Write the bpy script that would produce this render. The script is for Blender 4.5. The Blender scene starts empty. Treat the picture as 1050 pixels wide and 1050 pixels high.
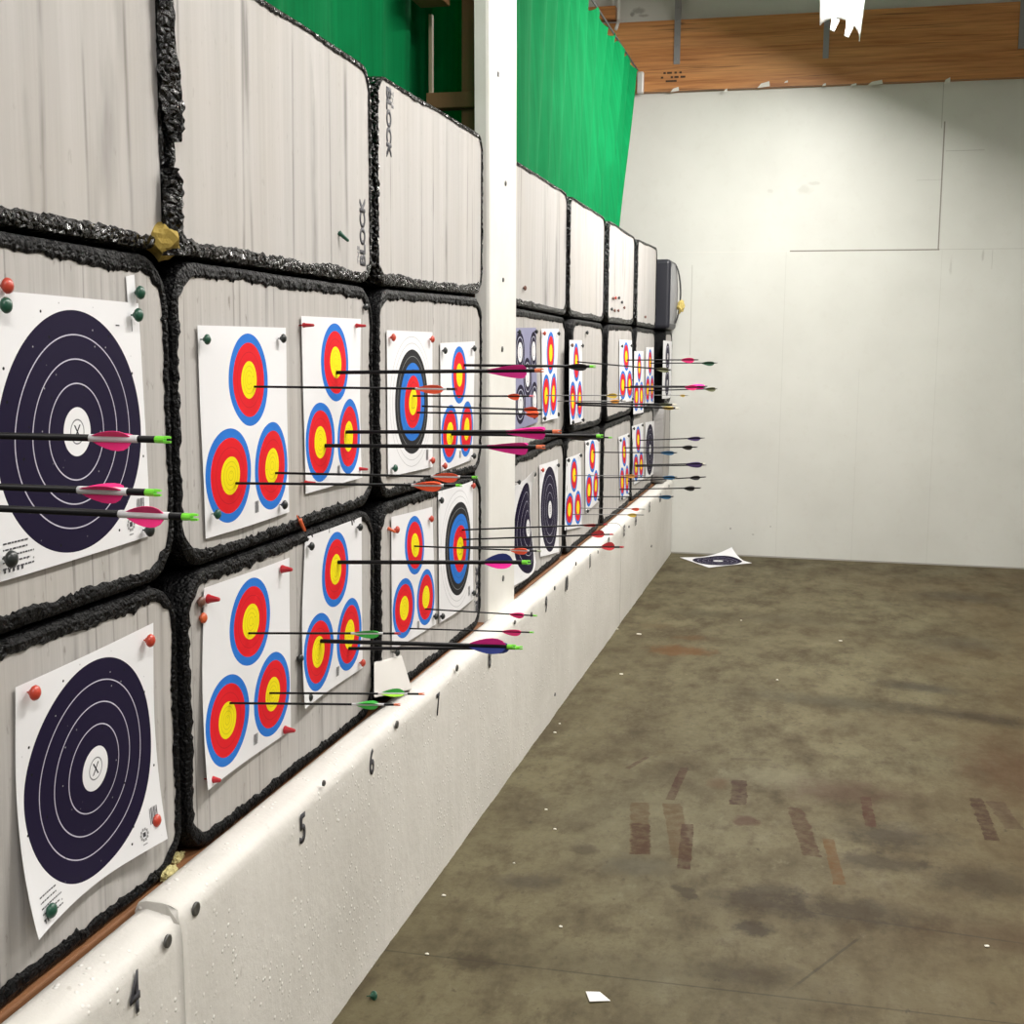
import bpy, bmesh, math, random
from mathutils import Vector, Matrix, noise
random.seed(7)
sc = bpy.context.scene
COL = sc.collection
PI = math.pi

# ------------------------------------------------------------------ camera
CX, CH, F = 1.28597, 1.75159, 1282.95
YAW, PITCH, ROLL = 0.236949, 0.130581, 0.007719
cy_, sy_, cp_, sp_ = math.cos(YAW), math.sin(YAW), math.cos(PITCH), math.sin(PITCH)
FW = Vector((-sy_*cp_, cy_*cp_, -sp_)); R0 = Vector((cy_, sy_, 0)); U0 = R0.cross(FW)
RT = math.cos(ROLL)*R0 + math.sin(ROLL)*U0
UP = -math.sin(ROLL)*R0 + math.cos(ROLL)*U0
EYE = Vector((CX, 0, CH))
cd = bpy.data.cameras.new('camera'); cam = bpy.data.objects.new('camera', cd); COL.objects.link(cam)
cd.sensor_width = 36; cd.lens = F/1050*36; cd.clip_start = .02
m = Matrix((RT, UP, -FW)).transposed().to_4x4(); m.translation = EYE
cam.matrix_world = m; sc.camera = cam

def un(px, py, axis, val):
    """survey a photograph pixel onto a real plane of the hall"""
    d = FW + RT*((px-525)/F) - UP*((py-525)/F)
    return EYE + d*((val-EYE[axis])/d[axis])

# ------------------------------------------------------------------ node helpers
class NT:
    def __init__(s, name):
        s.m = bpy.data.materials.new(name); s.m.use_nodes = True
        s.t = s.m.node_tree; s.b = s.t.nodes['Principled BSDF']
    def n(s, typ, **kw):
        nd = s.t.nodes.new(typ)
        for k, v in kw.items():
            if k.startswith('i_'): nd.inputs[k[2:]].default_value = v
            else: setattr(nd, k, v)
        return nd
    def l(s, a, b): s.t.links.new(a, b)
    def val(s, x, sock):
        if isinstance(x, (int, float)): sock.default_value = x
        elif isinstance(x, (tuple, list)): sock.default_value = x if len(x) != 3 or sock.type == 'VECTOR' else (*x, 1)
        else: s.l(x, sock)
    def math(s, op, a, b=None, c=None):
        nd = s.n('ShaderNodeMath', operation=op)
        for i, x in enumerate((a, b, c)):
            if x is not None: s.val(x, nd.inputs[i])
        return nd.outputs[0]
    def mix(s, f, a, b):
        nd = s.n('ShaderNodeMix', data_type='RGBA'); s.val(f, nd.inputs[0]); s.val(a, nd.inputs[6]); s.val(b, nd.inputs[7])
        return nd.outputs[2]
    def ramp(s, f, stops, const=False):
        nd = s.n('ShaderNodeValToRGB'); r = nd.color_ramp
        r.interpolation = 'CONSTANT' if const else 'LINEAR'
        while len(r.elements) < len(stops): r.elements.new(1)
        for e, (p, c) in zip(r.elements, stops):
            e.position = p; e.color = (*c, 1) if len(c) == 3 else c
        s.val(f, nd.inputs[0]); return nd.outputs[0]
    def mrange(s, f, a, b, c=0., d=1.):
        nd = s.n('ShaderNodeMapRange', clamp=True); s.val(f, nd.inputs[0])
        for i, x in zip((1, 2, 3, 4), (a, b, c, d)): nd.inputs[i].default_value = x
        return nd.outputs[0]
    def co(s, kind='Object'): return s.n('ShaderNodeTexCoord').outputs[kind]
    def mapping(s, v, scale=(1,1,1), loc=(0,0,0), rot=(0,0,0), typ='POINT'):
        nd = s.n('ShaderNodeMapping', vector_type=typ); s.l(v, nd.inputs[0])
        nd.inputs[1].default_value = loc; nd.inputs[2].default_value = rot; nd.inputs[3].default_value = scale
        return nd.outputs[0]
    def noise(s, v, scale, detail=4, rough=.55, out=0):
        nd = s.n('ShaderNodeTexNoise'); nd.inputs['Scale'].default_value = scale
        nd.inputs['Detail'].default_value = detail; nd.inputs['Roughness'].default_value = rough
        if v is not None: s.l(v, nd.inputs[0])
        return nd.outputs[out]
    def vor(s, v, scale, feature='F1', out=0):
        nd = s.n('ShaderNodeTexVoronoi', feature=feature); nd.inputs['Scale'].default_value = scale
        s.l(v, nd.inputs[0]); return nd.outputs[out]
    def bump(s, h, strength=.3, dist=.01):
        nd = s.n('ShaderNodeBump'); nd.inputs['Strength'].default_value = strength; nd.inputs['Distance'].default_value = dist
        s.l(h, nd.inputs['Height']); s.l(nd.outputs[0], s.b.inputs['Normal'])
    def set(s, color=None, rough=None, **kw):
        if color is not None: s.val(color, s.b.inputs['Base Color'])
        if rough is not None: s.val(rough, s.b.inputs['Roughness'])
        for k, v in kw.items(): s.val(v, s.b.inputs[k.replace('_', ' ')])
        return s.m

_plain = {}
def plain(color, rough=.5, metal=0., nz=.08):
    key = (tuple(color), rough, metal)
    if key not in _plain:
        t = NT('paint'); n = t.noise(t.co(), 60, 3)
        c = t.mix(t.math('MULTIPLY', n, nz*2), tuple(color), tuple(x*.8 for x in color))
        _plain[key] = t.set(c, rough, Metallic=metal)
    return _plain[key]

# --- foam of the bales: thin laminated sheets, seams run up and down
def foam_mat(name, base, dark, sc_line, strength, speck):
    t = NT(name); co = t.co(); g = t.n('ShaderNodeObjectInfo')
    off = t.n('ShaderNodeVectorMath', operation='MULTIPLY_ADD'); t.l(co, off.inputs[0]); off.inputs[1].default_value = (1,1,1)
    r = t.n('ShaderNodeCombineXYZ'); t.l(t.math('MULTIPLY', g.outputs['Random'], 37.), r.inputs[1]); t.l(t.math('MULTIPLY', g.outputs['Random'], 11.), r.inputs[2])
    t.l(r.outputs[0], off.inputs[2]); v = off.outputs[0]
    a = t.noise(t.mapping(v, (1, sc_line, .35)), 1, 5, .75)
    b = t.noise(t.mapping(v, (1, sc_line*4, 1.2)), 1, 3, .6)
    e = t.vor(t.mapping(v, (.0, sc_line*.42, .12)), 1, 'DISTANCE_TO_EDGE')
    seam = t.mrange(e, .0, .035, 1, 0)
    seam = t.math('MULTIPLY', seam, t.mrange(t.noise(t.mapping(v, (1, 9, 2.2)), 1, 3), .42, .62))
    tone = t.math('ADD', t.math('MULTIPLY', t.mrange(a, .3, .72), .62), t.math('MULTIPLY', b, .38))
    c = t.mix(t.math('MULTIPLY', tone, strength), base, dark)
    c = t.mix(t.math('MULTIPLY', seam, .8), c, tuple(x*.45 for x in dark))
    sp = t.mrange(t.noise(t.mapping(v, (1, 60, 22)), 1, 3, .6), .64, .78)
    c = t.mix(t.math('MULTIPLY', sp, speck), c, (.16,.14,.12))
    big = t.noise(v, 2.2, 3)
    c = t.mix(t.mrange(big, .45, .75, 0, .22), c, (.44,.385,.31))
    t.set(c, .85); t.bump(t.math('ADD', tone, t.math('MULTIPLY', seam, -1)), .25, .004)
    return t.m
FOAM_TOP = foam_mat('foam_smooth', (.525,.507,.492), (.35,.335,.32), 13, .9, .3)
FOAM_MID = foam_mat('foam_worn', (.55,.53,.512), (.325,.31,.295), 30, 1., .75)

t = NT('black_stretch_wrap'); co = t.co()
n1 = t.noise(t.mapping(co, (1,1,1)), 34, 5, .7); n2 = t.vor(co, 85, 'DISTANCE_TO_EDGE'); n3 = t.noise(co, 9, 2)
t.set(t.mix(t.mrange(n1, .55, .8), (.003,.003,.0035), (.010,.010,.011)), t.mrange(n1, .3, .7, .26, .55), Specular_IOR_Level=.13)
t.bump(t.math('ADD', n1, t.math('MULTIPLY', n2, .6)), .9, .012); WRAP = t.m
t = NT('black_glossy_wrap'); co = t.co()
n1 = t.noise(t.mapping(co, (1,1,1)), 22, 5, .7); n2 = t.vor(co, 55, 'DISTANCE_TO_EDGE')
t.set((.003,.003,.0035), t.mrange(n1, .3, .7, .10, .28), Specular_IOR_Level=.5)
t.bump(t.math('ADD', n1, n2), 1, .02); WRAP_GLOSS = t.m

t = NT('white_barrier_foam'); co = t.co()
n1 = t.noise(co, 26, 5, .6); v1 = t.vor(co, 46); chips = t.mrange(v1, .10, .24, 1, 0); big = t.noise(co, 1.7, 4)
chips = t.math('MULTIPLY', chips, t.mrange(t.noise(co, 6, 3), .46, .58))
c = t.mix(t.mrange(big, .35, .7), (.76,.74,.70), (.66,.64,.60))
c = t.mix(t.mrange(n1, .6, .8, 0, .35), c, (.58,.55,.50)); c = t.mix(chips, c, (.90,.89,.86))
dk = t.mrange(t.noise(t.mapping(co, (1,1,.45)), 31, 2), .70, .80)
c = t.mix(t.math('MULTIPLY', dk, .5), c, (.40,.37,.33))
t.set(c, .6); t.bump(t.math('ADD', t.math('MULTIPLY', n1, .6), t.math('MULTIPLY', chips, .7)), .5, .007); BARRIER = t.m

t = NT('white_post_foam'); co = t.co(); n1 = t.noise(co, 30, 3)
c = t.mix(t.mrange(t.noise(co, 3, 3), .4, .7), (.78,.77,.735), (.72,.705,.66))
t.set(c, .55); t.bump(n1, .15, .004); POSTM = t.m

t = NT('brown_wood'); co = t.co()
g = t.noise(t.mapping(co, (14, 1.2, 14)), 1, 5, .65)
t.set(t.mix(g, (.30,.13,.05), (.13,.055,.022)), .65); t.bump(g, .2, .004); WOOD = t.m
t = NT('pale_wood'); co = t.co(); g = t.noise(t.mapping(co, (14, 14, 1.2)), 1, 5, .65)
t.set(t.mix(g, (.30,.16,.07), (.16,.075,.03)), .65); t.bump(g, .2, .004); STUDM = t.m

def paper_base(name):
    t = NT(name); co = t.co(); uv = t.n('ShaderNodeTexCoord').outputs['UV']
    return t, co, uv
def spot_dist(t, uv, cs, W=.455, H=.455, R=.105):
    d = None
    for (u, v) in cs:
        mp = t.mapping(uv, (W/R, H/R, 1), (-u*W/R, -v*H/R, 0))
        ln = t.n('ShaderNodeVectorMath', operation='LENGTH'); t.l(mp, ln.inputs[0])
        d = ln.outputs['Value'] if d is None else t.math('MINIMUM', d, ln.outputs['Value'])
    return d
def ring(t, d, r, w): return t.math('LESS_THAN', t.math('ABSOLUTE', t.math('SUBTRACT', d, r)), w)
PAPER = (.80,.80,.82)
YEL, RED, BLU, NAVY, BLK = (.86,.72,.008), (.70,.014,.022), (.025,.17,.60), (.012,.008,.030), (.022,.022,.024)
def holes(t, uv, scale, lo, amt):
    v = t.vor(uv, scale); k = t.mrange(v, .07, .11, 1, 0)
    return t.math('MULTIPLY', k, t.mrange(t.noise(uv, 7, 2), lo, lo+.05, 0, amt))
def vegas():
    t, co, uv = paper_base('three_spot_print')
    d = spot_dist(t, uv, [(.5,.735), (.245,.277), (.757,.277)])
    c = t.ramp(t.math('MULTIPLY', d, .5), [(0,YEL),(.20,RED),(.40,BLU),(.5,PAPER)], True)
    for r in (.1,.2,.3): c = t.mix(t.math('MULTIPLY', ring(t, d, r, .008), .32), c, (.20,.14,.02))
    c = t.mix(t.math('MULTIPLY', ring(t, d, .6, .008), .5), c, (.35,.01,.02))
    c = t.mix(t.math('MULTIPLY', holes(t, uv, 34, .5, 1.), t.math('LESS_THAN', d, .55)), c, (.03,.03,.02))
    return t.set(c, .7, Specular_IOR_Level=.12)
def nfaa(cu=.5, cv=.49, R=.21, W=.455):
    t, co, uv = paper_base('black_face_print')
    d = spot_dist(t, uv, [(cu, cv)], W=W, R=R)
    c = t.ramp(t.math('MULTIPLY', d, .5), [(0,PAPER),(.1,NAVY),(.5,PAPER)], True)
    for r in (.4,.6,.8): c = t.mix(ring(t, d, r, .0055), c, (.52,.50,.60))
    c = t.mix(ring(t, d, .1, .006), c, (.2,.2,.22))
    # the X in the middle
    mp = t.mapping(uv, (1,1,1), (-cu,-cv,0)); s = t.n('ShaderNodeSeparateXYZ'); t.l(mp, s.inputs[0])
    x, y = s.outputs[0], s.outputs[1]
    ax, ay = t.math('ABSOLUTE', t.math('MULTIPLY', x, W/.455)), t.math('ABSOLUTE', y)
    cr = t.math('MULTIPLY', t.math('LESS_THAN', t.math('ABSOLUTE', t.math('SUBTRACT', t.math('MULTIPLY', ax, 1.4), ay)), .0065), t.math('LESS_THAN', ay, .026))
    c = t.mix(cr, c, (.03,.03,.04))
    h = holes(t, uv, 15, .42, 1.)
    c = t.mix(t.math('MULTIPLY', h, t.math('LESS_THAN', d, 1.15)), c, (.008,.008,.01))
    h2 = t.vor(t.mapping(uv, (1,1,1), (.31,.17,0)), 19); k = t.math('MULTIPLY', t.mrange(h2, .05, .08, 1, 0), t.mrange(t.noise(uv, 5, 2), .48, .53))
    c = t.mix(t.math('MULTIPLY', k, .8), c, (.42,.42,.45))
    return t.set(c, .7, Specular_IOR_Level=.12)
def single():
    t, co, uv = paper_base('ten_ring_print')
    d = spot_dist(t, uv, [(.505,.50)], R=.21)
    c = t.ramp(t.math('MULTIPLY', d, .5), [(0,YEL),(.1,RED),(.2,BLU),(.3,BLK),(.4,PAPER)], True)
    for r, cc in ((.1,(.25,.2,.02)),(.3,(.35,.01,.02)),(.5,(.02,.08,.3)),(.7,(.35,.35,.35)),(.9,(.35,.35,.37)),(1.,(.35,.35,.37))):
        c = t.mix(t.math('MULTIPLY', ring(t, d, r, .005), .7), c, cc)
    c = t.mix(t.math('MULTIPLY', holes(t, uv, 26, .5, 1.), t.math('LESS_THAN', d, .4)), c, (.02,.02,.02))
    return t.set(c, .7, Specular_IOR_Level=.12)
def spots(name, cs, R, bg, rin):
    t, co, uv = paper_base(name)
    d = spot_dist(t, uv, cs, R=R)
    c = t.ramp(t.math('MULTIPLY', d, .5), [(0,(.78,.78,.80)),(rin*.5,NAVY),(.5,bg)], True)
    c = t.mix(ring(t, d, .75, .03), c, (.42,.42,.52)); c = t.mix(ring(t, d, rin*.5, .02), c, (.3,.3,.34))
    return t.set(c, .7, Specular_IOR_Level=.12)
MAT_V, MAT_N, MAT_S = vegas(), nfaa(), single()
MAT_N9 = nfaa(.5,.50)
MAT_5 = spots('five_spot_print', [(.22,.76),(.86,.76),(.54,.5),(.22,.24),(.86,.24)], .090, (.27,.27,.40), .5)
MAT_2 = spots('two_spot_print', [(.5,.73),(.5,.27)], .105, PAPER, .25)
INK = plain((.05,.05,.06), .6); GREYINK = plain((.30,.30,.31), .6)

# ------------------------------------------------------------------ mesh helpers
def link(name, me, mat, parent=None):
    o = bpy.data.objects.new(name, me); COL.objects.link(o)
    if mat is not None:
        for x in (mat if isinstance(mat, (list, tuple)) else [mat]): me.materials.append(x)
    if parent: o.parent = parent
    return o
def meshd(name, vs, fs, smooth=False, mi=None):
    me = bpy.data.meshes.new(name); me.from_pydata([tuple(v) for v in vs], [], fs)
    if mi: me.polygons.foreach_set('material_index', mi)
    if smooth: me.polygons.foreach_set('use_smooth', [True]*len(me.polygons))
    me.update(); return me
def tag(o, label, cat, group=None):
    o['label'] = label; o['category'] = cat
    if group: o['group'] = group
    return o
def struct(o): o['kind'] = 'structure'; return o
def empty(name, loc, label, cat, group=None):
    o = bpy.data.objects.new(name, None); o.empty_display_size = .05; COL.objects.link(o); o.location = loc
    return tag(o, label, cat, group)
def box_bm(bm, lo, hi, bev=0., seg=2, rot=None, c=None):
    lo, hi = Vector(lo), Vector(hi)
    r = bmesh.ops.create_cube(bm, size=1); vs = r['verts']
    for v in vs: v.co = Vector(((lo[i]+hi[i])/2 + v.co[i]*(hi[i]-lo[i]) for i in range(3)))
    if bev:
        es = list({e for v in vs for e in v.link_edges})
        bmesh.ops.bevel(bm, geom=es, offset=bev, segments=seg, affect='EDGES', profile=.5)
def box(name, lo, hi, mat, parent=None, bev=0., seg=2):
    bm = bmesh.new(); box_bm(bm, lo, hi, bev, seg); me = bpy.data.meshes.new(name); bm.to_mesh(me); bm.free()
    return link(name, me, mat, parent)
def tube(p, q, r, n=8, r2=None):
    p, q = Vector(p), Vector(q); d = (q-p).normalized(); a = d.orthogonal().normalized(); b = d.cross(a); r2 = r if r2 is None else r2
    vs = [p+(a*math.cos(k*2*PI/n)+b*math.sin(k*2*PI/n))*r for k in range(n)] + [q+(a*math.cos(k*2*PI/n)+b*math.sin(k*2*PI/n))*r2 for k in range(n)]
    fs = [(k, (k+1)%n, n+(k+1)%n, n+k) for k in range(n)] + [tuple(range(n))[::-1], tuple(range(n, 2*n))]
    return vs, fs
def lathe(prof, n=14):
    """profile of (axial x, radius) around the x axis"""
    vs = []; fs = []
    for (x, r) in prof: vs += [(x, r*math.cos(k*2*PI/n), r*math.sin(k*2*PI/n)) for k in range(n)]
    for i in range(len(prof)-1):
        for k in range(n): fs.append((i*n+k, (i+1)*n+k, (i+1)*n+(k+1)%n, i*n+(k+1)%n))
    fs.append(tuple(range(n))); fs.append(tuple(range((len(prof)-1)*n, len(prof)*n))[::-1])
    return vs, fs
def merge(*parts):
    V = []; Fc = []
    for vs, fs in parts:
        k = len(V); V += list(vs); Fc += [tuple(i+k for i in f) for f in fs]
    return V, Fc
def text_mesh(s, ex=.0015, off=0.):
    cu = bpy.data.curves.new('lettering', 'FONT'); cu.body = s; cu.size = 1; cu.extrude = 0; cu.offset = off; cu.align_x = 'CENTER'
    o = bpy.data.objects.new('lettering', cu); COL.objects.link(o)
    dg = bpy.context.evaluated_depsgraph_get(); dg.update()
    me = bpy.data.meshes.new_from_object(o.evaluated_get(dg)); bpy.data.objects.remove(o)
    xs = [v.co.x for v in me.vertices]; ys = [v.co.y for v in me.vertices]
    x0, x1, y0, y1 = min(xs), max(xs), min(ys), max(ys)
    for v in me.vertices: v.co = Vector(((v.co.x-(x0+x1)/2)/(x1-x0), (v.co.y-(y0+y1)/2)/(y1-y0), 0))
    bm = bmesh.new(); bm.from_mesh(me); r = bmesh.ops.extrude_face_region(bm, geom=bm.faces[:])
    for v in [g for g in r['geom'] if isinstance(g, bmesh.types.BMVert)]: v.co.z += 1
    bmesh.ops.recalc_face_normals(bm, faces=bm.faces); bm.to_mesh(me); bm.free()
    return me
def put_text(name, s, centre, xdir, ydir, w, h, ex, mat, parent, off=0., bold=0.):
    me = text_mesh(s, off=off)
    if bold:
        bm = bmesh.new()
        for dx, dy in ((-bold, 0), (bold, 0), (0, bold*2.5), (0, -bold*2.5), (0, 0)):
            k = len(bm.verts); bm.from_mesh(me); bm.verts.ensure_lookup_table()
            for v in bm.verts[k:]: v.co.x += dx; v.co.y += dy; v.co.z *= 1+dx*3+dy*2
        bm.to_mesh(me); bm.free()
    X, Y = Vector(xdir), Vector(ydir); Z = X.cross(Y); c = Vector(centre)
    for v in me.vertices: v.co = c + X*(v.co.x*w) + Y*(v.co.y*h) + Z*(v.co.z*ex)
    me.materials.clear()
    return link(name, me, mat, parent)

# ------------------------------------------------------------------ room shell
YB = 10.717
# floor: olive brown concrete with blotches and old tape residue
t = NT('concrete_floor'); co = t.co()
n1 = t.noise(co, 1.1, 6, .62); n2 = t.noise(t.mapping(co, (1.3,.75,1)), 3.4, 8, .68); n3 = t.noise(co, 38, 4, .7)
warp = t.n('ShaderNodeVectorMath', operation='MULTIPLY_ADD'); t.l(t.noise(co, 7, 4, .6, 1), warp.inputs[0]); warp.inputs[1].default_value = (.10,.10,0); t.l(co, warp.inputs[2])
wv = t.mapping(warp.outputs[0], (1,1,1), (-.05,-.05,0))
c = t.mix(t.mrange(n1, .32, .68), (.138,.120,.066), (.082,.067,.034))
c = t.mix(t.mrange(n2, .46, .66, 0, .85), c, (.046,.033,.017))
c = t.mix(t.mrange(n2, .24, .42, .5, 0), c, (.185,.167,.100))
c = t.mix(t.mrange(n3, .5, .75, 0, .5), c, (.055,.044,.024))
n4 = t.noise(t.mapping(co, (1.4,.8,1), (3,1,0)), 9.5, 8, .72); c = t.mix(t.mrange(n4, .52, .68, 0, .65), c, (.042,.029,.015)); c = t.mix(t.mrange(n4, .30, .42, .4, 0), c, (.185,.168,.108))
sx_ = t.n('ShaderNodeSeparateXYZ'); t.l(co, sx_.inputs[0]); n5 = t.noise(co, .9, 4)
c = t.mix(t.math('MULTIPLY', t.mrange(sx_.outputs[0], .9, 3., 0, 1), t.mrange(n5, .38, .6, .1, .75)), c, (.092,.060,.026))
edge = t.noise(co, 26, 4, .65)
sp_ = t.mrange(t.noise(t.mapping(co, (1.3,.8,1), (9,4,0)), 21, 3, .6), .66, .74); c = t.mix(t.math('MULTIPLY', sp_, .7), c, (.035,.027,.016))
def blot(px, py, hw, hh, ang, col, amt, kind, soft, fray):
    global c
    q = un(px, py, 2, 0)
    v = t.mapping(wv if kind == 'e' else co, (hw, hh, 1), (q.x, q.y, 0), (0, 0, math.radians(ang)), 'TEXTURE')
    if kind == 'e':
        ln = t.n('ShaderNodeVectorMath', operation='LENGTH'); t.l(v, ln.inputs[0]); d = ln.outputs['Value']
    else:
        s = t.n('ShaderNodeSeparateXYZ'); t.l(v, s.inputs[0])
        d = t.math('MAXIMUM', t.math('ABSOLUTE', s.outputs[0]), t.math('ABSOLUTE', s.outputs[1]))
    d = t.math('ADD', d, t.math('MULTIPLY', t.math('SUBTRACT', edge, .5), fray))
    if kind == 'e': d = t.math('ADD', d, t.math('MULTIPLY', t.math('SUBTRACT', n4, .5), 2.6))
    c = t.mix(t.mrange(d, 1-soft, 1+soft*.6, amt, 0), c, col)
TB = (.044,.019,.007)
DK = (.028,.018,.008)
for b in [(913,858,.20,.13,0,DK,.8,'e',.6,1.), (905,885,.16,.08,0,DK,.7,'e',.5,1.), (780,925,.17,.09,0,DK,.8,'e',.6,1.), (1000,735,.34,.10,-14,DK,.85,'e',.7,1.1), (875,935,.22,.10,0,DK,.75,'e',.6,1.),
          (945,705,.20,.09,-10,(.03,.024,.016),.7,'e',.7,1.1), (772,952,.07,.05,0,DK,.85,'e',.4,.7), (540,905,.10,.07,0,(.035,.027,.018),.65,'e',.5,1.), (790,915,.10,.07,0,DK,.6,'e',.5,1.),
          (485,985,.08,.05,0,DK,.75,'e',.5,1.), (650,888,.11,.08,0,(.03,.025,.018),.6,'e',.6,1.), (760,998,.14,.07,0,DK,.6,'e',.6,1.), (1010,905,.2,.14,0,DK,.65,'e',.6,1.), (1030,960,.2,.12,0,(.05,.028,.012),.65,'e',.6,1.),
          (1035,790,.20,.40,0,(.060,.027,.010),.7,'e',.7,1.), (800,800,.20,.12,0,(.16,.145,.092),.6,'e',.7,.9), (800,635,.35,.16,0,(.060,.048,.025),.6,'e',.8,1.), (720,629,.20,.12,0,(.045,.037,.018),.65,'e',.7,1.),
          (860,720,.45,.12,-4,(.040,.033,.018),.65,'e',.7,1.1), (985,612,.30,.18,0,(.040,.031,.019),.7,'e',.8,1.), (985,660,.25,.2,0,(.040,.031,.019),.6,'e',.8,1.), (620,990,.5,.12,0,(.05,.04,.02),.45,'e',.8,1.),
          (697,667,.18,.12,0,(.105,.048,.014),.8,'e',.4,.7), (710,654,.10,.07,0,(.085,.042,.014),.6,'e',.4,.7), (675,642,.12,.07,0,(.075,.045,.018),.5,'e',.5,.8), (650,845,.3,.5,0,(.13,.12,.075),.35,'e',.8,.8),
          (860,812,.20,.14,0,(.058,.030,.016),.65,'e',.5,.9), (735,803,.05,.06,0,(.075,.038,.016),.5,'e',.4,.8), (766,842,.045,.05,0,(.055,.024,.012),.8,'e',.35,.7), (600,872,.05,.04,0,DK,.6,'e',.4,.9), (705,916,.03,.05,30,DK,.7,'e',.3,.6)]:
    blot(*b)
def strip(x0, y0, x1, y1, wpx, col, amt, fray=.35):
    global c
    a, b = un(x0, y0, 2, 0), un(x1, y1, 2, 0); d = b-a; q = (a+b)/2; dist = (q-EYE).dot(FW)
    v = t.mapping(co, (d.length/2, wpx*dist/F/2, 1), (q.x, q.y, 0), (0, 0, math.atan2(d.y, d.x)), 'TEXTURE')
    s_ = t.n('ShaderNodeSeparateXYZ'); t.l(v, s_.inputs[0])
    # ragged edges measured in the same width on all four sides
    k = (wpx*dist/F)/d.length
    dx = t.math('MULTIPLY_ADD', t.math('SUBTRACT', t.math('ABSOLUTE', s_.outputs[0]), 1), 1/k, 1)
    dd = t.math('MAXIMUM', dx, t.math('ABSOLUTE', s_.outputs[1]))
    dd = t.math('ADD', t.math('ADD', dd, t.math('MULTIPLY', t.math('SUBTRACT', edge, .5), fray*1.5)), t.math('MULTIPLY', t.math('SUBTRACT', n4, .5), .7))
    wear = t.mrange(edge, .40, .60, 1, .5)
    c = t.mix(t.math('MULTIPLY', t.mrange(dd, .93, 1.05, amt, 0), wear), c, col)
for b in [(656,823,656,876,20,(.065,.036,.012),.75), (657,845,657,876,20,TB,.95,.6), (689,824,699,880,20,(.070,.040,.014),.85), (705,845,701,891,13,TB,1.,.3), (702,787,687,820,9,(.045,.020,.010),1.,.2),
          (758,800,757,825,16,(.040,.018,.009),1.,.7), (815,828,833,878,17,(.052,.025,.010),.95,.8), (849,860,861,907,12,(.09,.042,.009),1.,.5), (887,817,893,848,11,(.052,.020,.009),1.,.6),
          (643,788,664,776,5,(.045,.022,.010),.9,.3), (674,771,706,771,7,(.07,.05,.022),.6,.8), (749,778,791,779,8,(.05,.036,.018),.6,1.2), (1000,818,1018,862,14,(.040,.018,.008),1.,.7), (1020,822,1040,850,18,(.045,.022,.012),.7,.7), (640,772,652,771,8,(.07,.05,.022),.5,.8)]:
    strip(*b)
# a fine crack across the slab and scratches
for (px, py, hw, hh, ang) in [(700,1010,1.4,.004,1), (850,985,.22,.005,62), (930,950,.35,.005,-5)]:
    blot(px, py, hw, hh, ang, (.032,.025,.015), .55, 'r', .3, .9)
t.set(c, t.mrange(n2, .3, .7, .5, .7), Specular_IOR_Level=.16); t.bump(t.math('ADD', n3, t.math('MULTIPLY', n2, .5)), .18, .004)
fl = link('floor', meshd('floor', [(-1.2,-3,0),(6.5,-3,0),(6.5,YB+.1,0),(-1.2,YB+.1,0),(-1.2,-3,-.1),(6.5,-3,-.1),(6.5,YB+.1,-.1),(-1.2,YB+.1,-.1)],
     [(0,1,2,3),(7,6,5,4),(0,4,5,1),(1,5,6,2),(2,6,7,3),(3,7,4,0)]), t.m); struct(fl)

# end wall: painted panels, seams and scuffs
t = NT('painted_end_wall'); co = t.co()
n1 = t.noise(co, 1.3, 4); n2 = t.noise(co, 16, 5, .65)
c = t.mix(t.mrange(n1, .35, .7), (.68,.685,.645), (.61,.612,.572)); c = t.mix(t.mrange(n2, .55, .8, 0, .25), c, (.55,.53,.48))
def seam(x0, x1, z0, z1, amt, col=(.16,.14,.11)):
    global c
    v = t.mapping(co, ((x1-x0)/2, 1, (z1-z0)/2), ((x0+x1)/2, YB, (z0+z1)/2), (0,0,0), 'TEXTURE'); s = t.n('ShaderNodeSeparateXYZ'); t.l(v, s.inputs[0])
    d = t.math('MAXIMUM', t.math('ABSOLUTE', s.outputs[0]), t.math('ABSOLUTE', s.outputs[2]))
    c = t.mix(t.math('MULTIPLY', t.math('LESS_THAN', d, 1), amt), c, col)
seam(1.03,2.20,2.551,2.561,.85); seam(2.185,2.196,2.56,3.55,.75); seam(2.165,2.172,3.5,3.85,.35); seam(.1,1.03,2.551,2.557,.3,(.82,.80,.74)); seam(2.2,6,2.555,2.560,.25)
seam(.233,.238,1.7,2.45,.4); seam(2.21,2.5,3.32,3.325,.35); seam(1.0,1.004,0,2.55,.14); seam(2.22,2.224,0,2.55,.14); seam(2.0,2.2,3.10,3.104,.25)
seam(1.62,1.624,.0,1.6,.12); seam(.1,6,.0,.012,.6); seam(2.60,2.604,2.4,2.55,.3)
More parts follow.
